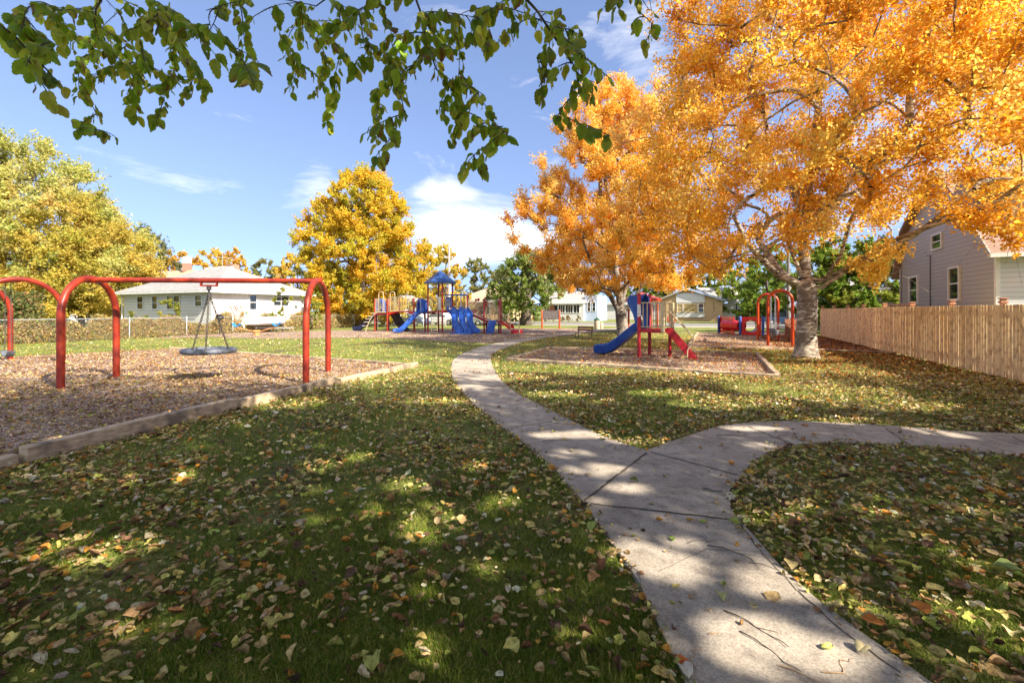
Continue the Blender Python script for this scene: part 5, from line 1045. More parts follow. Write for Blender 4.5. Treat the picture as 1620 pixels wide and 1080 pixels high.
M().prism([LP(500,560,1.3), LP(548,630,1.3), LP(548,655,1.3), LP(500,640,1.3)], ey*.3).build('slide_side', NAVY, T_)
# blue climber, ring bar, right steps
a = LP(1262,583,-.02); b = LP(1325,583,-.02); m = M(); vs = []; n_ = 8
for i in range(n_+1):
    for j in range(6): q = i/n_; p = a.lerp(b, j/5)-ey*(.55*q+(.07 if (i+j)%2 else 0)*(1 if 0 < i < n_ else 0)); vs.append(V3(p.x,p.y,max(.0,a.z*(1-q)+.03)))
m.add(vs, [(i*6+j, i*6+j+1, (i+1)*6+j+1, (i+1)*6+j) for i in range(n_) for j in range(5)]).build('wave_climber', BLUE, T_, solid=.10)
M().tube([LP(1228,408,0), LP(1358,404,0)], .022, n=8).build('ring_bar', GALV, T_, smooth=True)
c = LP(1285,438,0); M().tube([c+(ex*math.cos(k)*.17+V3(0,0,math.sin(k)*.17)) for k in np.linspace(0,6.283,21)], .022, n=6).build('ring', GALV, T_, smooth=True)
for cx in (1262,1308): M().tube([LP(cx,408,0), LP(cx,470,0)], .014, n=6).build('ring_hanger', GALV, T_)
a, b = loc(cu(1370),.2), loc(cu(1442),.2); M().prism([V3(a.x,a.y,zz(a,592)-.1), V3(b.x,b.y,zz(b,645)-.12), V3(b.x,b.y,zz(b,620)), V3(a.x,a.y,zz(a,592)+.08)], ey*.04).prism([V3(a.x,a.y,zz(a,592)-.1)+ey*.8, V3(b.x,b.y,zz(b,645)-.12)+ey*.8, V3(b.x,b.y,zz(b,620))+ey*.8, V3(a.x,a.y,zz(a,592)+.08)+ey*.8], ey*.04).build('stair_side', PRED, T_)
for i in range(4): q = (i+.5)/4; p = a.lerp(b,q)+ey*.42; M().box(V3(p.x,p.y,zz(a,592)*(1-q)+zz(b,650)*q), (.28,.76,.04), rz=math.atan2(ex.y,ex.x)).build('stair_tread', PRED, T_)
rail(1376,1445,515,585,.2,5,ct2=556,cb2=625); rail(1376,1445,515,585,1.0,5,ct2=556,cb2=625)
for cx, cy in ((1444,552),(1520,558)): M().tube([LP(cx,cy,.2), LP(cx,683,.2)], .035, n=8).build('rail_post', TAN, T_)
a = LP(1448,650,.2); b = LP(1520,650,.2); M().prism([V3(a.x,a.y,0), V3(b.x,b.y,0), V3(b.x,b.y,.30), V3(a.x,a.y,.30)], ey*.8).build('transfer_step', CRIM, T_, bevel=.02)
rail(565,612,392,500,1.4,4,mat=GALV)
# ================================================================ fences
f0 = V3(11.6,10.33); fd = V3(.4045,.9146).normalized(); fn = V3(-fd.y, fd.x)     # fn points into the park
PICK = pm('cedar_pickets', (.80,.53,.23), (.95,.72,.40), scale=1.6, rough=.7, bump=.3, stretch=(2.2,2.2,.35), detail=6, c3=(.52,.32,.16), s3=6.5, pos=(.3,.72)); per_piece(PICK, .84, 1.06)
KNOT = pm('cedar_post', (.42,.20,.12), (.60,.32,.20), scale=5, rough=.6, bump=.2)
T_ = thing('picket_fence', tuple(f0), 'tall new cedar board fence running along the right side of the park', 'fence')
rr = random.Random(12); s = -6.0; bays = []; ps = [-6.2,-3.6,-1.4,1.05,3.7,6.7,9.55,12.5,15.2,18.2,21.35]
for i in range(len(ps)-1):
    m = M(); s = ps[i]+.01
    while s < ps[i+1]-.06:
        w_ = min(rr.uniform(.128,.142), ps[i+1]-s); g_ = rr.choice((.004,.008,.014,.018)); p = f0+fd*s+fn*rr.uniform(-.003,.003); h = 1.80+rr.uniform(-.006,.006); z0 = rr.uniform(.0,.05); q = p+fd*(w_-g_); c = .014; th = fn*.018
        m.prism([p+V3(0,0,z0), q+V3(0,0,z0), q+V3(0,0,h-c), q-fd*c+V3(0,0,h), p+fd*c+V3(0,0,h), p+V3(0,0,h-c)], th); s += w_
    m.build('board_panel', PICK, T_)
    m = M()
    for z in (.35,1.62): m.bar(f0+fd*ps[i]-fn*.04+V3(0,0,z), f0+fd*ps[i+1]-fn*.04+V3(0,0,z), .04, .09)
    m.build('rail', PICK, T_)
for s in ps:
    p = f0+fd*s-fn*.12; o = M().box(p+V3(0,0,.92), (.10,.10,1.86), rz=math.atan2(fd.y,fd.x)).build('post', KNOT, T_)
    cpm = M(); cpm.box(p+V3(0,0,1.875), (.15,.15,.05), rz=math.atan2(fd.y,fd.x)); cpm.box(p+V3(0,0,1.925), (.105,.105,.05), rz=math.atan2(fd.y,fd.x)); cpm.box(p+V3(0,0,1.965), (.16,.16,.03), rz=math.atan2(fd.y,fd.x)); cpm.build('post_cap', KNOT, o, bevel=.008)
# return of the fence behind its far end
p = f0+fd*21.4; t = thing('wooden_gate', tuple(p+V3(-1.0,2)), 'dark brown low wooden gate beyond the far end of the cedar fence', 'gate'); m = M()
for i in range(7): m.box(p+V3(-1.3+i*.15,1.6,.55), (.135,.03,1.1))
m.build('board_panel', BRN, t); M().bar(p+V3(-1.35,1.56,.8), p+V3(-.3,1.56,.8), .03,.08).build('rail', BRN, t)
# chain link fence
def chainlink(p, q, label, h=1.22, posts=12, group=None):
    p = Vector(p); q = Vector(q); t = thing('chain_link_fence', tuple(p), label, 'fence', group); d = q-p; n = int(d.length/.16); m = M()
    k = int(h/.08)
    for i in range(n):
        a = p+d*i/n; e = p+d*min(1,(i+h/.16)/n)
        m.tube([a+V3(0,0,.03), e+V3(0,0,h)], .004, n=3, cap=False); m.tube([a+V3(0,0,h), e+V3(0,0,.03)], .004, n=3, cap=False)
    m.build('wire_mesh', GALV, t); M().tube([p+V3(0,0,h), q+V3(0,0,h)], .021, n=6).build('top_rail', GALV, t)
    for i in range(posts+1): a = p+d*i/posts; M().lathe([(.03,-.05),(.03,h+.05),(.01,h+.08)], a, 8).build('post', GALV, t, smooth=True)
chainlink(FA, FB, 'long grey chain link fence full of weeds behind the swings and seesaw', posts=11)
FC = FB+V3(9.8,-1.2); chainlink(FB+V3(.12,0), V3(-7.0,48.2), 'chain link fence crossing behind the left end of the play structure', posts=4)
# ================================================================ houses
def R_(h): return math.atan2(h.y, h.x)
def wallbox(root, name, p, q, z0, z1, mat, th=.2, out=None):
    p = Vector(p); q = Vector(q); n_ = out or V3((q-p).y, -(q-p).x).normalized(); a = p-n_*th; b = q-n_*th
    return M().prism([V3(p.x,p.y,z0), V3(q.x,q.y,z0), V3(q.x,q.y,z1), V3(p.x,p.y,z1)], -n_*th).build(name, mat, root)
def window(root, p, q, out, t0, t1, z0, z1, frame=WHITE, glass=GLASS, sash=True, mull=0, fw=.07):
    p = Vector(p); q = Vector(q); x = (q-p).normalized(); L = (q-p).length; a = p+x*L*t0; b = p+x*L*t1; m = M(); o = out*.03; 
    def bx(c, w_, h): m.box(c+o+V3(0,0,0), (w_,.08,h), rz=R_(x))
    w_ = (b-a).length; c = (a+b)/2
    bx(c+V3(0,0,z1), w_+fw*2, fw); bx(c+V3(0,0,z0), w_+fw*2.4, fw)
    for e in (a-x*fw/2, b+x*fw/2): bx(e+V3(0,0,(z0+z1)/2), fw, z1-z0-fw-.004)
    if sash: m.box(c+V3(0,0,(z0+z1)/2)+out*.02, (w_-.01,.05,fw*.6), rz=R_(x))
    for k in range(mull): m.box(a+(b-a)*(k+1)/(mull+1)+V3(0,0,(z0+z1)/2)+out*.022, (fw*.8,.06,z1-z0-fw-.006), rz=R_(x))
    f = m.build('window', frame, root); M().box(c+V3(0,0,(z0+z1)/2)+out*.006, (w_,.012,z1-z0-.01), rz=R_(x)).build('pane', glass, f); return f
def hiproof(root, c, dx, dy, L, Wd, z0, rise, ridge, ov, mat, name='roof', th=.16, trim=WHITE, rx=None):
    """c: centre; L along dx, Wd along dy; ridge: ridge length along dx"""
    c = Vector(c); a, b = L/2+ov, Wd/2+ov; e = [c-dx*a-dy*b, c+dx*a-dy*b, c+dx*a+dy*b, c-dx*a+dy*b]; e = [V3(p.x,p.y,z0) for p in e]; r0 = c-dx*ridge/2; r1 = c+dx*ridge/2; r = [V3(r0.x,r0.y,z0+rise), V3(r1.x,r1.y,z0+rise)]
    M().add(e+r, [(0,1,5,4),(1,2,5),(2,3,4,5),(3,0,4),(0,3,2,1)]).build(name, mat, root)
    m = M(); e2 = [p-V3(0,0,.02) for p in e]
    for i in range(4): p, q = e2[i], e2[(i+1)%4]; d = (q-p).normalized(); m.bar(p-V3(0,0,.07)+d*.0, q-V3(0,0,.07)-d*.0, .10, .14)
    m.build('gutter', trim, root)
def shingle(name, c1, c2): return brickmat(name, c1, c2, tuple(x*.55 for x in c1), bw=.35, bh=.075, ms=.008, rough=.9)
GREYR = shingle('grey_shingles', (.27,.26,.25), (.35,.335,.32)); TANR = shingle('tan_shingles', (.47,.32,.22), (.55,.40,.28)); PINKR = shingle('pinkish_shingles', (.28,.175,.13), (.38,.26,.195)); PALER = shingle('pale_shingles', (.34,.31,.28), (.44,.40,.36))
SIDW = lapmat('white_siding', (.62,.62,.60), .23); SIDG = lapmat('pale_grey_siding', (.60,.60,.57), .24); SIDL = lapmat('lilac_grey_siding', (.42,.39,.365), .20); SIDLW = lapmat('light_siding', (.62,.62,.62), .2); SIDD = lapmat('olive_grey_siding', (.16,.16,.15), .2); SIDB = lapmat('blue_white_siding', (.42,.50,.66), .2)
BRICK = brickmat('tan_brick', (.42,.26,.13), (.52,.34,.18), (.38,.30,.20), .22, .075, .01)
RBRICK = brickmat('red_brick', (.30,.10,.06), (.40,.15,.09), (.35,.3,.25), .22, .075, .01); STUC = pm('white_stucco', (.62,.60,.57), (.72,.70,.67), scale=5, rough=.8, bump=.1)
# -- white ranch house at the left
cN = V3(-22.2,33.6); dA = -EX; dB = EY; LA, LB = 11.4, 8.4; nA = -EY; nB = EX
h1 = thing('ranch_house', tuple(cN), 'white single-storey house with a low grey hip roof behind the chain link fence', 'house')
pA = cN+dA*LA; pB = cN+dB*LB; zE = 3.05
M().prism([V3(p.x,p.y,.35) for p in (cN, pB, pB+dA*LA, pA)], (0,0,zE-.35)).build('wall', SIDG, h1)
M().prism([V3(p.x,p.y,0)  for p in (cN-nA*.04-nB*.04, pB-nB*.04, pB+dA*LA, pA-nA*.04)], (0,0,.35)).build('foundation', CONC2, h1)
M().box((cN+pB)/2+nB*.02+V3(0,0,1.72), (LB,.05,2.62), rz=R_(dB)).build('stucco_wall', STUC, h1)
hiproof(h1, cN+dA*LA/2+dB*LB/2, dA, dB, LA, LB, zE+.12, 2.25, 3.2, .62, GREYR)
for u0, u1, mu in ((218,227,0),(241.5,249.5,0),(265,285,1),(309.5,319.5,0)):
    f = lambda u: (lambda k: (k*cN.y-cN.x)/(dA.x-k*dA.y)/LA)((u-810)/720)
    t1, t0 = f(u0), f(u1); window(h1, cN, pA, nA, t0, t1, 1.80 if mu or u0 < 300 else 2.0, 2.86, mull=mu)
f = lambda u: (lambda k: (k*cN.y-cN.x)/(dB.x-k*dB.y)/LB)((u-810)/720)
window(h1, cN+nB*.046, pB+nB*.046, nB, f(394), f(404.5), 1.75, 2.95); window(h1, cN+nB*.046, pB+nB*.046, nB, f(432), f(455), 2.1, 2.9, mull=1)
m = M()
for k in range(7): p = cN+dA*(LA/2-1.6+.55*k)+dB*(LB/2+.1); m.box(p+V3(0,0,zE+2.40), (.30,.22,.10), rz=R_(dA))
m.build('roof_vents', WHITE, h1)
for s_, o_ in ((.30,1.6),(.78,1.9)): p = cN+dA*LA*s_+dB*o_; M().lathe([(.05,0),(.05,.75)], V3(p.x,p.y,zE+.5), 8).build('vent_pipe', GALV, h1)
M().tube([pA+dA*.05+nA*.1+V3(0,0,.1), pA+dA*.05+nA*.1+V3(0,0,3.0)], .05, n=6).build('downspout', WHITE, h1)
c = cN+dA*(LA/2-.6)+dB*(LB/2+.9); chm = M().box(c+V3(0,0,5.1), (1.0,.6,1.3), rz=R_(dA)).build('chimney', RBRICK, h1)
# -- tan roofed house behind it, chimney, antenna
c = V3((275-810)*57/720, 57); h = thing('ranch_house', tuple(c), 'house behind with long light tan roof and a white-topped chimney', 'house')
M().box(c+V3(0,0,1.7), (11,8,3.4), rz=R_(EX)).build('wall', SIDW, h); hiproof(h, c, EX, EY, 11, 8, 3.4, 3.3, 8.5, .5, TANR)
q = c+EX*2.7; q.z = 0; ch = M().box(q+V3(0,0,7.0), (.75,.75,1.0), rz=.2).build('chimney', RBRICK, h); M().box(q+V3(0,0,7.9), (.66,.66,.8), rz=.2).build('chimney_top', STUC, ch)
M().box(c-EX*.2+V3(0,0,6.05)-EY*1.1, (.5,.3,.35), rz=R_(EX)).build('roof_vent', RBRICK, h)
c = V3((352-810)*48/720, 48); t = thing('antenna', tuple(c), 'thin television antenna mast rising beside the brick chimney', 'antenna'); M().tube([c, c+V3(0,0,7.9)], .035, n=5).build('mast', GALV, t)
m = M(); m.bar(c+V3(-1.0,0,7.4), c+V3(1.1,0,7.2), .03)
for k in range(6): p = c+V3(-.9+.36*k,0,7.39-.035*k); m.bar(p-V3(0,.5,0), p+V3(.0,.5,0), .02)
m.build('crossbars', GALV, t)
# -- tan brick house across the street
c = V3((783-810)*77/720, 77); h = thing('brick_house', tuple(c), 'tan brick house with a wide tan hip roof behind the play structure', 'house')
L, W_2 = 10.6, 9; M().box(c+V3(0,0,1.6), (L,W_2,3.2), rz=R_(EX)).build('wall', BRICK, h); hiproof(h, c, EX, EY, L, W_2, 3.25, 2.5, 1.6, .6, TANR)
p = c-EX*L/2-EY*W_2/2; q = c+EX*L/2-EY*W_2/2
for a, b in ((.12,.20),(.42,.62),(.84,.92)): window(h, p, q, -EY, a, b, 1.1, 2.5, mull=1 if b-a > .1 else 0)
M().box(c+V3(.6,0,5.85), (1.0,.6,.5)).build('chimney', WHITE, h)
# -- white house with the glazed porch
p0 = V3((858-810)*77.5/720, 77.5); L = 7.2; p1 = p0+EX*L; h = thing('porch_house', tuple(p0), 'white house with a long row of porch windows behind the notice board', 'house')
M().prism([V3(p.x,p.y,0) for p in (p0, p1, p1+EY*8, p0+EY*8)], (0,0,3.0)).build('wall', SIDW, h)
M().prism([V3(p.x,p.y,0) for p in (p1+EY*.8+EX*.02, p1+EX*2.1+EY*.8, p1+EX*2.1+EY*8, p1+EY*8+EX*.02)], (0,0,4.3)).build('side_wing', SIDB, h)
m = M(); ov = .4; a, b = p0-EX*ov-EY*ov, p1+EX*.3-EY*ov; ridge0, ridge1 = p0+EX*1+EY*4, p1-EX*.5+EY*4; m.add([V3(a.x,a.y,3.0), V3(b.x,b.y,3.0), V3(*(p1+EY*8.4+EX*.3).xy,3.0), V3(*(p0+EY*8.4-EX*ov).xy,3.0), V3(ridge0.x,ridge0.y,5.1), V3(ridge1.x,ridge1.y,5.1)], [(0,1,5,4),(1,2,5),(2,3,4,5),(3,0,4),(0,3,2,1)]); m.build('roof', PALER, h)
M().bar(V3(a.x,a.y,2.92), V3(b.x,b.y,2.92), .1, .16).build('gutter', WHITE, h)
for a, b, mu in ((.05,.17,1),(.30,.38,0),(.41,.55,2),(.58,.74,2),(.77,.90,1)): window(h, p0, p1, -EY, a, b, 1.35, 2.65, mull=mu, sash=False)
M().box(p0+EX*L*.24-EY*.04+V3(0,0,1.6), (.9,.08,2.0), rz=R_(EX)).build('door', BRN, h)
a, b = p1+EX*.02+EY*.8, p1+EX*2.1+EY*.8
window(h, a, b, -EY, .2,.42, 1.6, 3.1, frame=WHITE); window(h, a, b, -EY, .6,.82, 1.6, 3.1, frame=WHITE)
# -- brick house with picture window
p1 = V3((1143-810)*72/720, 72); p0 = p1-EX*9.5; h = thing('brick_house', tuple((p0+p1)/2), 'tan brick house with a white framed picture window behind the toddler slide', 'house')
ap_ = p1-EX*5.2; m = M(); m.prism([V3(p0.x,p0.y,0), V3(p1.x,p1.y,0), V3(p1.x,p1.y,3.3), V3(ap_.x,ap_.y,5.1), V3(p0.x,p0.y,3.6)], EY*8).build('wall', BRICK, h)
m = M(); e = p1+EX*.5; m.prism([V3(*(e-EY*.5).xy,3.22), V3(*(e-EY*.5).xy,3.42), V3(*(ap_-EY*.5).xy,5.45), V3(*(ap_-EY*.5).xy,5.2)], EY*9).build('roof', PALER, h)
m = M(); e = p0-EX*.5; m.prism([V3(*(e-EY*.5).xy,3.3), V3(*(ap_-EX*.02-EY*.5).xy,5.2), V3(*(ap_-EX*.02-EY*.5).xy,5.45), V3(*(e-EY*.5).xy,3.5)], EY*9).build('roof', PALER, h)
M().bar(V3(*(ap_-EY*.55).xy,5.30), V3(*(p1+EX*.5-EY*.55).xy,3.30), .06, .30).build('barge_board', SIDB, h)
# rear wing with its own roof and a porch
q0, q1 = p1+EX*.05+EY*1.8, p1+EX*2.0+EY*1.8; M().prism([V3(p.x,p.y,0) for p in (q0, q1, q1+EY*6, q0+EY*6)], (0,0,2.9)).build('porch_wall', STUC, h)
m = M(); a, b = p1-EX*1.9+EY*.2, q1+EX*.35-EY*1.7; m.add([V3(*(p1-EX*.2-EY*.1).xy,3.42), V3(*b.xy,3.05), V3(*(q1+EX*.3+EY*4).xy,5.6), V3(*(p1-EX*4+EY*4).xy,5.6), V3(*(p1-EX*.2-EY*.1).xy,3.2), V3(*b.xy,2.85), V3(*(q1+EX*.3+EY*4).xy,5.4), V3(*(p1-EX*4+EY*4).xy,5.4)], [(0,1,2,3),(4,7,6,5),(0,4,5,1),(1,5,6,2),(2,6,7,3),(3,7,4,0)]).build('porch_roof', PALER, h)
M().box(q1-EY*1.5+V3(0,0,1.45), (.14,.14,2.9)).build('porch_post', DARK, h)
wf = 4.3; wc = p1-EX*(2.75+wf/2-.15); m = M()
for z0, z1 in ((3.0,4.55),(.65,1.30)): M().box(wc-EY*.09+V3(0,0,(z0+z1)/2), (wf,.18,z1-z0), rz=R_(EX)).build('white_panel', SIDLW, h)
a, b = wc-EX*wf/2-EY*.14, wc+EX*wf/2-EY*.14
window(h, a, b, -EY, .05,.22, 1.45, 2.85, frame=CREAM, glass=CURT, fw=.10); window(h, a, b, -EY, .28,.74, 1.45, 2.85, frame=CREAM, glass=CURT, sash=False, fw=.10); window(h, a, b, -EY, .80,.95, 1.45, 2.85, frame=CREAM, fw=.10)
m = M()
for k in range(4): m.box(p1-EX*1.25-EY*.02+V3(0,0,2.95-.42*k), (.15,.06,.13), rz=R_(EX))
m.build('wall_vents', DARK, h)
# blue shed, tan garage, blue house, grey house
DARKR = shingle('dark_shingles', (.07,.065,.06), (.11,.10,.09))
def simple(name, u, Y, L, D, zw, rise, wall, roof, label, ridge=.5, win=(), cat='house'):
    c = V3((u-810)*Y/720, Y); h = thing(name, tuple(c), label, cat); M().box(c+V3(0,0,zw/2), (L,D,zw), rz=R_(EX)).build('wall', wall, h); hiproof(h, c, EX, EY, L, D, zw+.05, rise, L*ridge, .35, roof)
    p, q = c-EX*L/2-EY*D/2, c+EX*L/2-EY*D/2
    for a, b, z0, z1 in win: window(h, p, q, -EY, a, b, z0, z1)
    return h
simple('garden_shed', 1166, 76, 1.8, 2.4, 2.9, .6, SIDB, SIDB, 'small blue shed right of the brick house', .2, ((.55,.75,1.2,2.0),), 'shed')
simple('garage', 1222, 74, 8.5, 7, 2.9, 1.6, BRICK, PALER, 'low tan brick garage seen through the orange-red arches', .6, ((.1,.25,.9,2.2),(.6,.8,.9,2.2)), 'garage')
simple('blue_house', 1296, 56, 7.5, 7, 4.2, 2.0, SIDB, GREYR, 'pale blue house seen between the big trunk and the cedar fence', .5, ((.15,.27,1.4,2.8),(.6,.72,1.4,2.8)))
simple('grey_garage', 1384, 38, 7.0, 6, 3.2, .35, SIDD, DARKR, 'dark olive-grey garage behind the far part of the cedar fence', .5, ((.12,.26,1.4,2.5),), 'garage')
simple('ranch_house', 640, 92, 12, 8, 3.0, 1.8, SIDW, PALER, 'pale house far behind the arched red bridge of the play structure', .5, ((.1,.2,1.1,2.4),(.4,.55,1.1,2.4),(.8,.9,1.1,2.4)))
simple('ranch_house', 95, 72, 10, 8, 3.2, 1.9, SIDW, PALER, 'pale house glimpsed under the yellow-green trees at far left', .5, ((.2,.3,1.1,2.4),(.6,.75,1.1,2.4)))
simple('ranch_house', 1010, 92, 11, 8, 3.0, 2.0, SIDW, GREYR, 'white house hidden behind the stems of the upright orange tree', .5, ((.2,.3,1.1,2.4),(.6,.75,1.1,2.4)))
# -- lilac-grey house behind the cedar fence
kN = V3(19.75,18.6); L = 10.2; kF = kN+fd*L; outN = V3(-fd.y, fd.x); fx = V3(fd.y, -fd.x)      # gable wall faces the park
h = thing('gambrel_house', tuple(kN), 'lilac-grey sided house with a pinkish shingle roof behind the cedar fence', 'house')
def gp_(s, z): p = kN+fd*s; return V3(p.x, p.y, z)
prof = [gp_(0,0), gp_(L,0), gp_(L,4.25), gp_(L-.9,6.2), gp_(L*.5+.8,8.3), gp_(L*.5-.8,8.3), gp_(1.7,6.0), gp_(0,4.0)]
M().prism(prof, fx*11).build('wall', SIDL, h)
M().box(kN+fx*5.5-fd*.03+V3(0,0,2.0), (11,.07,4.0), rz=R_(fx)).build('front_wall', SIDLW, h)
def roofslab(a, b, th=.14, ov=.35):
    a = Vector(a)-fx*ov; b = Vector(b)-fx*ov; d = (b-a).normalized(); n_ = d.cross(fx).normalized()
    if n_.z < 0: n_ = -n_
    return M().prism([a, b, b+n_*th, a+n_*th], fx*(11+2*ov)).build('roof', PINKR, h)
roofslab(gp_(-.5,3.85), gp_(1.7,6.05)); roofslab(gp_(L+.4,3.6), gp_(L-.9,6.25)); roofslab(gp_(1.65,6.05), gp_(L*.5-.75,8.38)); roofslab(gp_(L-.85,6.25), gp_(L*.5+.75,8.36)); roofslab(gp_(L*.5-.8,8.42), gp_(L*.5+.8,8.42))
# shed dormer with its own roof
dz0, dz1 = 5.5, 6.75; a = gp_(1.2,dz0)+fx*.9; M().prism([gp_(.95,5.2)+fx*.9, gp_(.95,6.9)+fx*.9, gp_(4.6,8.2)+fx*.9, gp_(4.6,5.2)+fx*.9], fx*9).build('dormer_wall', SIDL, h)
M().prism([gp_(.45,6.82)+fx*.5, gp_(4.6,8.45)+fx*.5, gp_(4.6,8.6)+fx*.5, gp_(.45,6.97)+fx*.5], fx*9.8).build('dormer_roof', PINKR, h)
m = M(); m.bar(gp_(-.55,3.88)-fx*.4, gp_(-.55,3.88)+fx*11.4, .14, .16); m.build('gutter', WHITE, h)
M().bar(gp_(-.5,3.9)-fx*.38, gp_(1.7,6.1)-fx*.38, .05, .22).build('barge_board', SIDL, h); 
M().box(kN-fd*.04+fx*.04+V3(0,0,1.95), (.14,.14,3.9), rz=R_(fd)).build('corner_board', WHITE, h)
f = lambda u: (lambda k: (k*kN.y-kN.x)/(fd.x-k*fd.y)/L)((u-810)/720)
for u0, u1, v0, v1 in ((1440,1452,438,480),(1503,1518,423,474)):
    ta, tb = f(u1), f(u0); Yc = (kN+fd*L*(ta+tb)/2).y; window(h, kN, kF, outN, ta, tb, 1.65+(492-v1)*Yc/720, 1.65+(492-v0)*Yc/720, fw=.11)
ta, tb = f(1490), f(1476); Yc = (kN+fd*L*ta).y; window(h, kN, kF, outN, ta, tb, 1.65+(492-392)*Yc/720, 1.65+(492-368)*Yc/720, fw=.09)
s_ = f(1473)*L; M().tube([gp_(s_,1.6)+outN*.04, gp_(s_,4.6)+outN*.04, gp_(s_+.25,4.62)+outN*.1], .02, n=5).build('service_pipe', DARK, h)
M().tube([gp_(L-.1,.2)+outN*.06, gp_(L-.1,4.2)+outN*.06], .05, n=6).build('downspout', SIDL, h)
t = thing('wooden_deck', tuple(kN+outN*2+fd*5), 'reddish wooden deck rail showing above the cedar fence beside the lilac-grey house', 'deck'); a = kN+outN*1.9+fd*2.2; b = a+fd*3.6
M().bar(a+V3(0,0,1.98), b+V3(0,0,1.98), .12, .10).build('rail', KNOT, t); M().prism([a+V3(0,0,.9), b+V3(0,0,.9), b+V3(0,0,1.9), a+V3(0,0,1.9)], -outN*.05).build('board_panel', KNOT, t)
# ================================================================ utility poles and wires
def pole(u, Y, h, r_, label, mat, arm=True):
    c = V3((u-810)*Y/720, Y); t = thing('utility_pole', tuple(c), label, 'utility pole', 'utility poles'); M().tube([c-V3(0,0,.2), c+V3(0,0,h)], [r_, r_*.72], n=12).build('pole', mat, t, smooth=True)
    if arm:
        M().bar(c+V3(-.55,-.1,h-1.5), c+V3(.55,-.1,h-1.5), .10, .10).build('crossarm', mat, t); m = M()
        for x in (-.45,.45): m.lathe([(.04,0),(.06,.06),(.03,.14)], c+V3(x,-.1,h-1.45), 8)
        m.build('insulator', GALV, t); M().lathe([(.03,0),(.03,.5)], c+V3(.1,0,h), 6).build('pole_pin', GALV, t)
    return c+V3(0,0,h)
POLEP = pm('pole_pale', (.40,.34,.29), (.58,.50,.44), scale=3, rough=.8, bump=.3, stretch=(3,3,.4)); POLED = pm('pole_grey', (.13,.11,.09), (.22,.19,.16), scale=3, rough=.9, bump=.4, stretch=(3,3,.4))
pt = pole(710.5, 62, 10.4, .20, 'pale wooden utility pole rising behind the blue roofed tower', POLEP); pr = pole(1247, 44.5, 8.5, .17, 'grey wooden utility pole standing left of the big white trunk', POLED, False)
def wire(a, b, sag, label, r_=.018):
    a = Vector(a); b = Vector(b); pts = [a.lerp(b, i/16)-V3(0,0,sag*4*(i/16)*(1-i/16)) for i in range(17)]; return tag(M().tube(pts, r_, n=4).build('power_line', DARK), label, 'wire', 'overhead wires')
wire(pt-V3(0,0,1.4), V3(30,80,11.0), .9, 'overhead wire running right from the pale utility pole'); wire(pt-V3(0,0,1.5), V3(-50,74,9.0), .8, 'overhead wire running left from the pale utility pole above the house roofs')
wire(pt-V3(0,0,2.6), V3((800-810)*76/720, 76, 5.2), .4, 'drooping service wire from the pale pole down to the tan roofed house', .035); wire(pr, V3(36,44,7.2), .5, 'overhead wire from the grey pole to the right')
# ================================================================ vehicles
def car(u, v, label, paint, rz=0, L=4.5, sc=1.0, van=False):
    p = gp(u, v); t = thing('parked_car', tuple(p), label, 'car', 'cars parked on the streets', rz); m = M(); w_ = .88
    body = [(-2.2,.30),(-2.25,.62),(-2.15,.85),(-1.3,.92),(1.15,.95),(2.05,.82),(2.25,.60),(2.2,.30)] if not van else [(-2.3,.3),(-2.35,1.0),(-2.3,1.15),(1.5,1.15),(2.2,1.0),(2.35,.7),(2.3,.3)]
    cab = [(-1.75,.90),(-1.25,1.38),(.35,1.42),(1.15,.94)] if not van else [(-2.3,1.1),(-2.2,1.85),(1.0,1.88),(1.75,1.12)]
    o = M().prism([V3(x,-w_,z) for x, z in body], V3(0,2*w_,0)).build('body', paint, t, local=True, bevel=.07)
    M().prism([V3(x,-w_*.86,z) for x, z in cab], V3(0,1.72*w_,0)).build('cabin', paint, t, local=True, bevel=.06)
    g = [(x*.93+.0,z*(.98 if z > 1.2 else 1.04)) for x, z in cab]; 
    for s in (-1,1): M().prism([V3(x,s*w_*.865,z) for x, z in g], V3(0,s*.012,0)).build('side_window', GLASS, t, local=True)
    for x in (-1.4,1.4):
        for s in (-1,1):
            a = V3(x, s*(w_-.08), .32); ty = M().tube([a, a+V3(0,s*.12,0)], .33, n=20).build('wheel', DARK, t, local=True, smooth=True); M().tube([a+V3(0,s*.12,0), a+V3(0,s*.13,0)], .19, n=12).build('rim', GALV, ty, local=True)
    for s in (-1,1): M().box((2.2,s*.62,.68), (.12,.30,.14)).build('headlight', WHITE, t, local=True); M().box((-2.2,s*.66,.72), (.10,.24,.14)).build('tail_light', PRED, t, local=True)
    t.scale = (sc,)*3; return t
CP = [pm('car_silver', (.42,.44,.44), (.46,.48,.48), rough=.25, metal=.4, bump=0), pm('car_white', (.72,.73,.75), (.76,.77,.79), rough=.25, bump=0), pm('car_dark_blue', (.03,.05,.10), (.04,.07,.13), rough=.2, bump=0), pm('car_green', (.20,.26,.20), (.24,.30,.24), rough=.25, bump=0)]
aX = R_(EX)
car(527,516.5,'grey-green parked sedan behind the fence under the golden maple', CP[3], aX+.35); car(382+170,514.5,'silver parked sedan half hidden behind the first play structure posts', CP[0], aX+.3)
car(628,513.5,'white van parked behind the arched red bridge', CP[1], aX+.1, van=True); car(700,513.8,'white sedan parked behind the tower ladder', CP[1], aX); car(648,515.5,'dark sedan parked behind the blue hooded slide', CP[2], aX)
car(1240,513.5,'dark pickup-height car on the street behind the orange-red arches', CP[2], aX, van=False); car(745,514.5,'silver sedan on the street behind the wave slides', CP[0], aX)
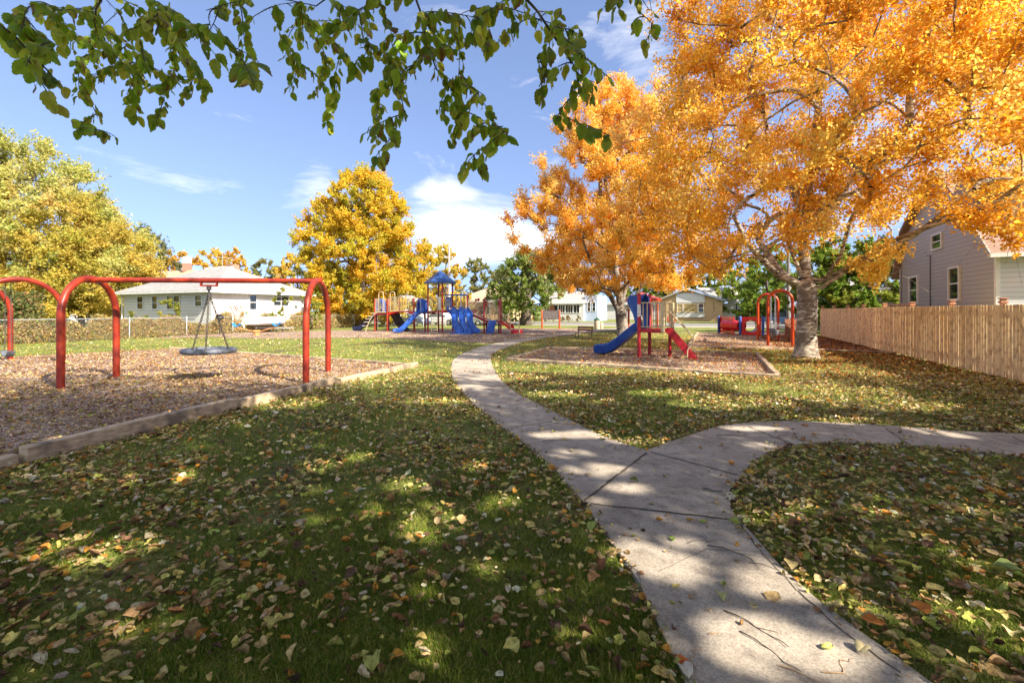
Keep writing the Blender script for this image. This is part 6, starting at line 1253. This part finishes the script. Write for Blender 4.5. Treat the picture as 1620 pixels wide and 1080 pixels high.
# small boat on its trailer beside the white house
b0 = V3((392-810)*35.6/720, 35.6); t = thing('boat_trailer', tuple(b0), 'white boat on a trailer under the sunlit house wall, behind the chain link fence', 'boat'); secs = []
for i in range(13):
    q = i/12; x = -2.9+5.8*q; w_ = .95*(1-max(0,(q-.55)/.45)**2)**.5 if q < 1 else .02; w_ = max(w_,.03); k = .25*max(0,q-.6); secs.append([b0+V3(x,y,z) for y, z in ((-w_,1.15+k),(-w_*.85,.62+k*1.4),(0,.45+k*2),(w_*.85,.62+k*1.4),(w_,1.15+k))])
M().sweep(secs, closed=True).build('hull', WHITE, t, smooth=True); M().box(b0+V3(-.6,0,1.28), (1.6,1.3,.26)).build('deck_cover', STUC, t, bevel=.08)
M().bar(b0+V3(-2.2,0,.34), b0+V3(3.6,0,.34), .10, .10).build('trailer_frame', GALV, t)
for s in (-.9,.9): M().tube([b0+V3(-.2,s-.08,.33), b0+V3(-.2,s+.08,.33)], .33, n=18).build('wheel', DARK, t, smooth=True); M().tube([b0+V3(-.2+.45*math.cos(a),s,.33+.45*math.sin(a)) for a in np.linspace(.1,3.04,10)], .07, n=6).build('fender', WHITE, t, smooth=True)
for u, lb, c_ in ((376,'red extension ladder leaning on the sunlit white wall, left one', RED),(386,'red extension ladder leaning on the sunlit white wall, right one', RED)):
    k = (u-810)/720; s_ = (k*cN.y-cN.x)/(dB.x-k*dB.y); a = cN+dB*s_+nB*.15; m = M(); top = a+dB*(-.75)+V3(0,0,2.1); bot = a+nB*.6
    for o_ in (0,.32): m.bar(bot+dB*o_, top+dB*o_, .03, .06)
    for i in range(6): q = (i+.5)/6; m.bar(bot.lerp(top,q), bot.lerp(top,q)+dB*.32, .012)
    tag(m.build('ladder', ORED), lb, 'ladder', 'ladders by the white house')
k = (380.5-810)/720; s_ = (k*cN.y-cN.x)/(dB.x-k*dB.y); a = cN+dB*s_+nB*.5; TEAL = pm('tarp_teal', (.03,.13,.19), (.05,.18,.25), rough=.7, bump=.4)
tag(M().lathe([(.42,.8),(.45,1.0),(.28,1.35),(.10,1.55)], a, 9).build('covered_grill', TEAL, smooth=True), 'teal tarp cover between the two ladders by the white wall', 'tarp')
c = V3((346-810)*32/720, 32); tag(M().tube([c+V3(.24*math.cos(a),.1,1.22+.15*math.sin(a)) for a in np.linspace(0,6.28,19)], .06, n=6).tube([c+V3(.15*math.cos(a),.15,1.22+.08*math.sin(a)) for a in np.linspace(0,6.28,19)], .03, n=5).tube([c+V3(0,.12,0), c+V3(0,.12,1.35)], .03, n=5).build('hose_reel', DARK, smooth=True), 'dark coiled hose reel at the corner of the white house', 'hose reel')
# ================================================================ sticks, twigs and single leaves on the path
def stick(u, v, ang, L, r_, label, mat=BARKD, bend=.25, z=.03, fork=False):
    c = V3(*G(u,v,z), z); d = V3(math.cos(ang), math.sin(ang)); n_ = V3(-d.y, d.x); rr = random.Random(int(u*7+v)); pts = [c+d*L*(i/8-.5)+n_*bend*L*math.sin(i/8*math.pi*rr.uniform(.8,1.6))*.5+n_*rr.uniform(-.01,.01)*L+V3(0,0,r_+.001+.004*math.sin(i)) for i in range(9)]
    m = M().tube(pts, [r_*(1-.5*i/8) for i in range(9)], n=6)
    if fork: a = pts[4]; m.tube([a, a+(d*.7+n_*.5).normalized()*L*.3], [r_*.7, r_*.3], n=5)
    return tag(m.build('fallen_twig', mat), label, 'twig', 'twigs lying on the path')
PT = pm('pale_twig', (.34,.20,.10), (.48,.32,.18), scale=20, rough=.7)
stick(1127,777,-.35,.17,.012,'short thick broken stick on the path near the inner curve', BARKG, .05)
stick(1193,994,-1.0,.33,.0035,'long dark forked twig in the sunlit near part of the path', BARKD, .15, fork=True); stick(1215,1030,-1.1,.3,.003,'dark thin twig beside the long forked one at the bottom', BARKD, .12)
stick(1102,1040,1.2,.16,.0028,'pale curved stalk at the bottom left of the path', PT, .4); stick(1160,880,-.9,.36,.003,'dark thin twig across the middle of the shaded path', BARKD, .35, fork=True); stick(1110,857,.2,.22,.002,'fine twig near the left edge of the path below the joint', BARKD, .2)
stick(1320,1050,.5,.20,.003,'pale bent stalk near the right edge of the path at the bottom', PT, -.5); stick(1225,905,-.8,.30,.002,'hair-thin twig near the right edge of the path', BARKD, .3); stick(1130,1003,.1,.06,.003,'tiny pale Y-shaped twig on the sunlit path', PT, .1, fork=True)
stick(1265,1066,-.6,.16,.0035,'pale twig end at the very bottom of the path', PT, .1); stick(1160,690,-.2,.4,.003,'thin twig on the right branch of the path', BARKD, .2); stick(880,697,.2,.35,.0035,'dark twig on the path above the fork', BARKD, .15); stick(1060,826,.6,.14,.002,'fine reddish stalk on the shaded path', PT, .3)
for i,(u,v,sz,col,lb) in enumerate(((1112,826,.07,(.36,.40,.08),'yellow-green leaf on the path just below the joint'),(1162,826,.085,(.40,.46,.07),'bright green leaf at the right edge of the path below the joint'),(1140,945,.085,(.46,.44,.16),'rolled yellow leaf on the sunlit path'),(1192,963,.07,(.50,.40,.22),'small rolled pale leaf on the sunlit path'),(1121,965,.04,(.50,.38,.26),'curled pale leaf at the left of the sunlit path'),(1166,888,.04,(.34,.24,.08),'little brown bud leaf at the twig on the path'),
        (1312,1027,.07,(.44,.46,.12),'yellow-green leaf near the right edge of the path at the bottom'),(1365,1030,.08,(.46,.38,.20),'pale curled leaf on the right edge of the path'),(1292,968,.055,(.40,.20,.10),'reddish-brown leaf on the crumbling right edge of the path'),(930,751,.075,(.42,.30,.16),'tan leaf on the path left of the long joint'),(1031,797,.055,(.46,.36,.2),'tan leaf beside the little stick on the path'),(905,714,.08,(.50,.40,.22),'pale leaf on the path in the sun patch above the fork'),(858,680,.09,(.55,.42,.18),'yellow leaf on the path near the upper joint'),(1157,735,.10,(.62,.26,.05),'orange leaf on the right branch of the path'),(1273,673,.10,(.60,.22,.04),'orange leaf at the upper edge of the right path'),(1063,853,.06,(.22,.30,.06),'small green leaf at the left of the shaded path'),(1140,705,.09,(.50,.36,.2),'tan leaf on the right branch near the fork'),(1085,1064,.085,(.66,.56,.44),'large whitish crumpled leaf at the very bottom left edge of the path'),(1078,1052,.08,(.65,.16,.03),'orange-red leaf beside the whitish crumpled leaf at the bottom'),
        (1382,992,.10,(.62,.20,.03),'big bright orange leaf curled in the grass right of the path'),(1458,972,.11,(.66,.22,.03),'bright orange leaf standing in the grass at lower right'),(1590,905,.13,(.36,.42,.12),'large lobed yellow-green leaf on the bare soil at right'))):
    c = V3(*G(u,v,.03), .032 if i < 19 else .06); T, F = TL[i % 5]; rr = random.Random(i); Rz = Matrix.Rotation(rr.uniform(0,6.28),3,'Z'); m = M(); m.add([c+Rz@(Vector(p)*sz) for p in T], F); col = tuple(col)
    tag(m.build('fallen_leaf', pm('leaf_single', tuple(x*.75 for x in col), tuple(min(1,x*1.15) for x in col), scale=25, rough=.7, bump=.2), smooth=True, solid=.001), lb, 'leaf')
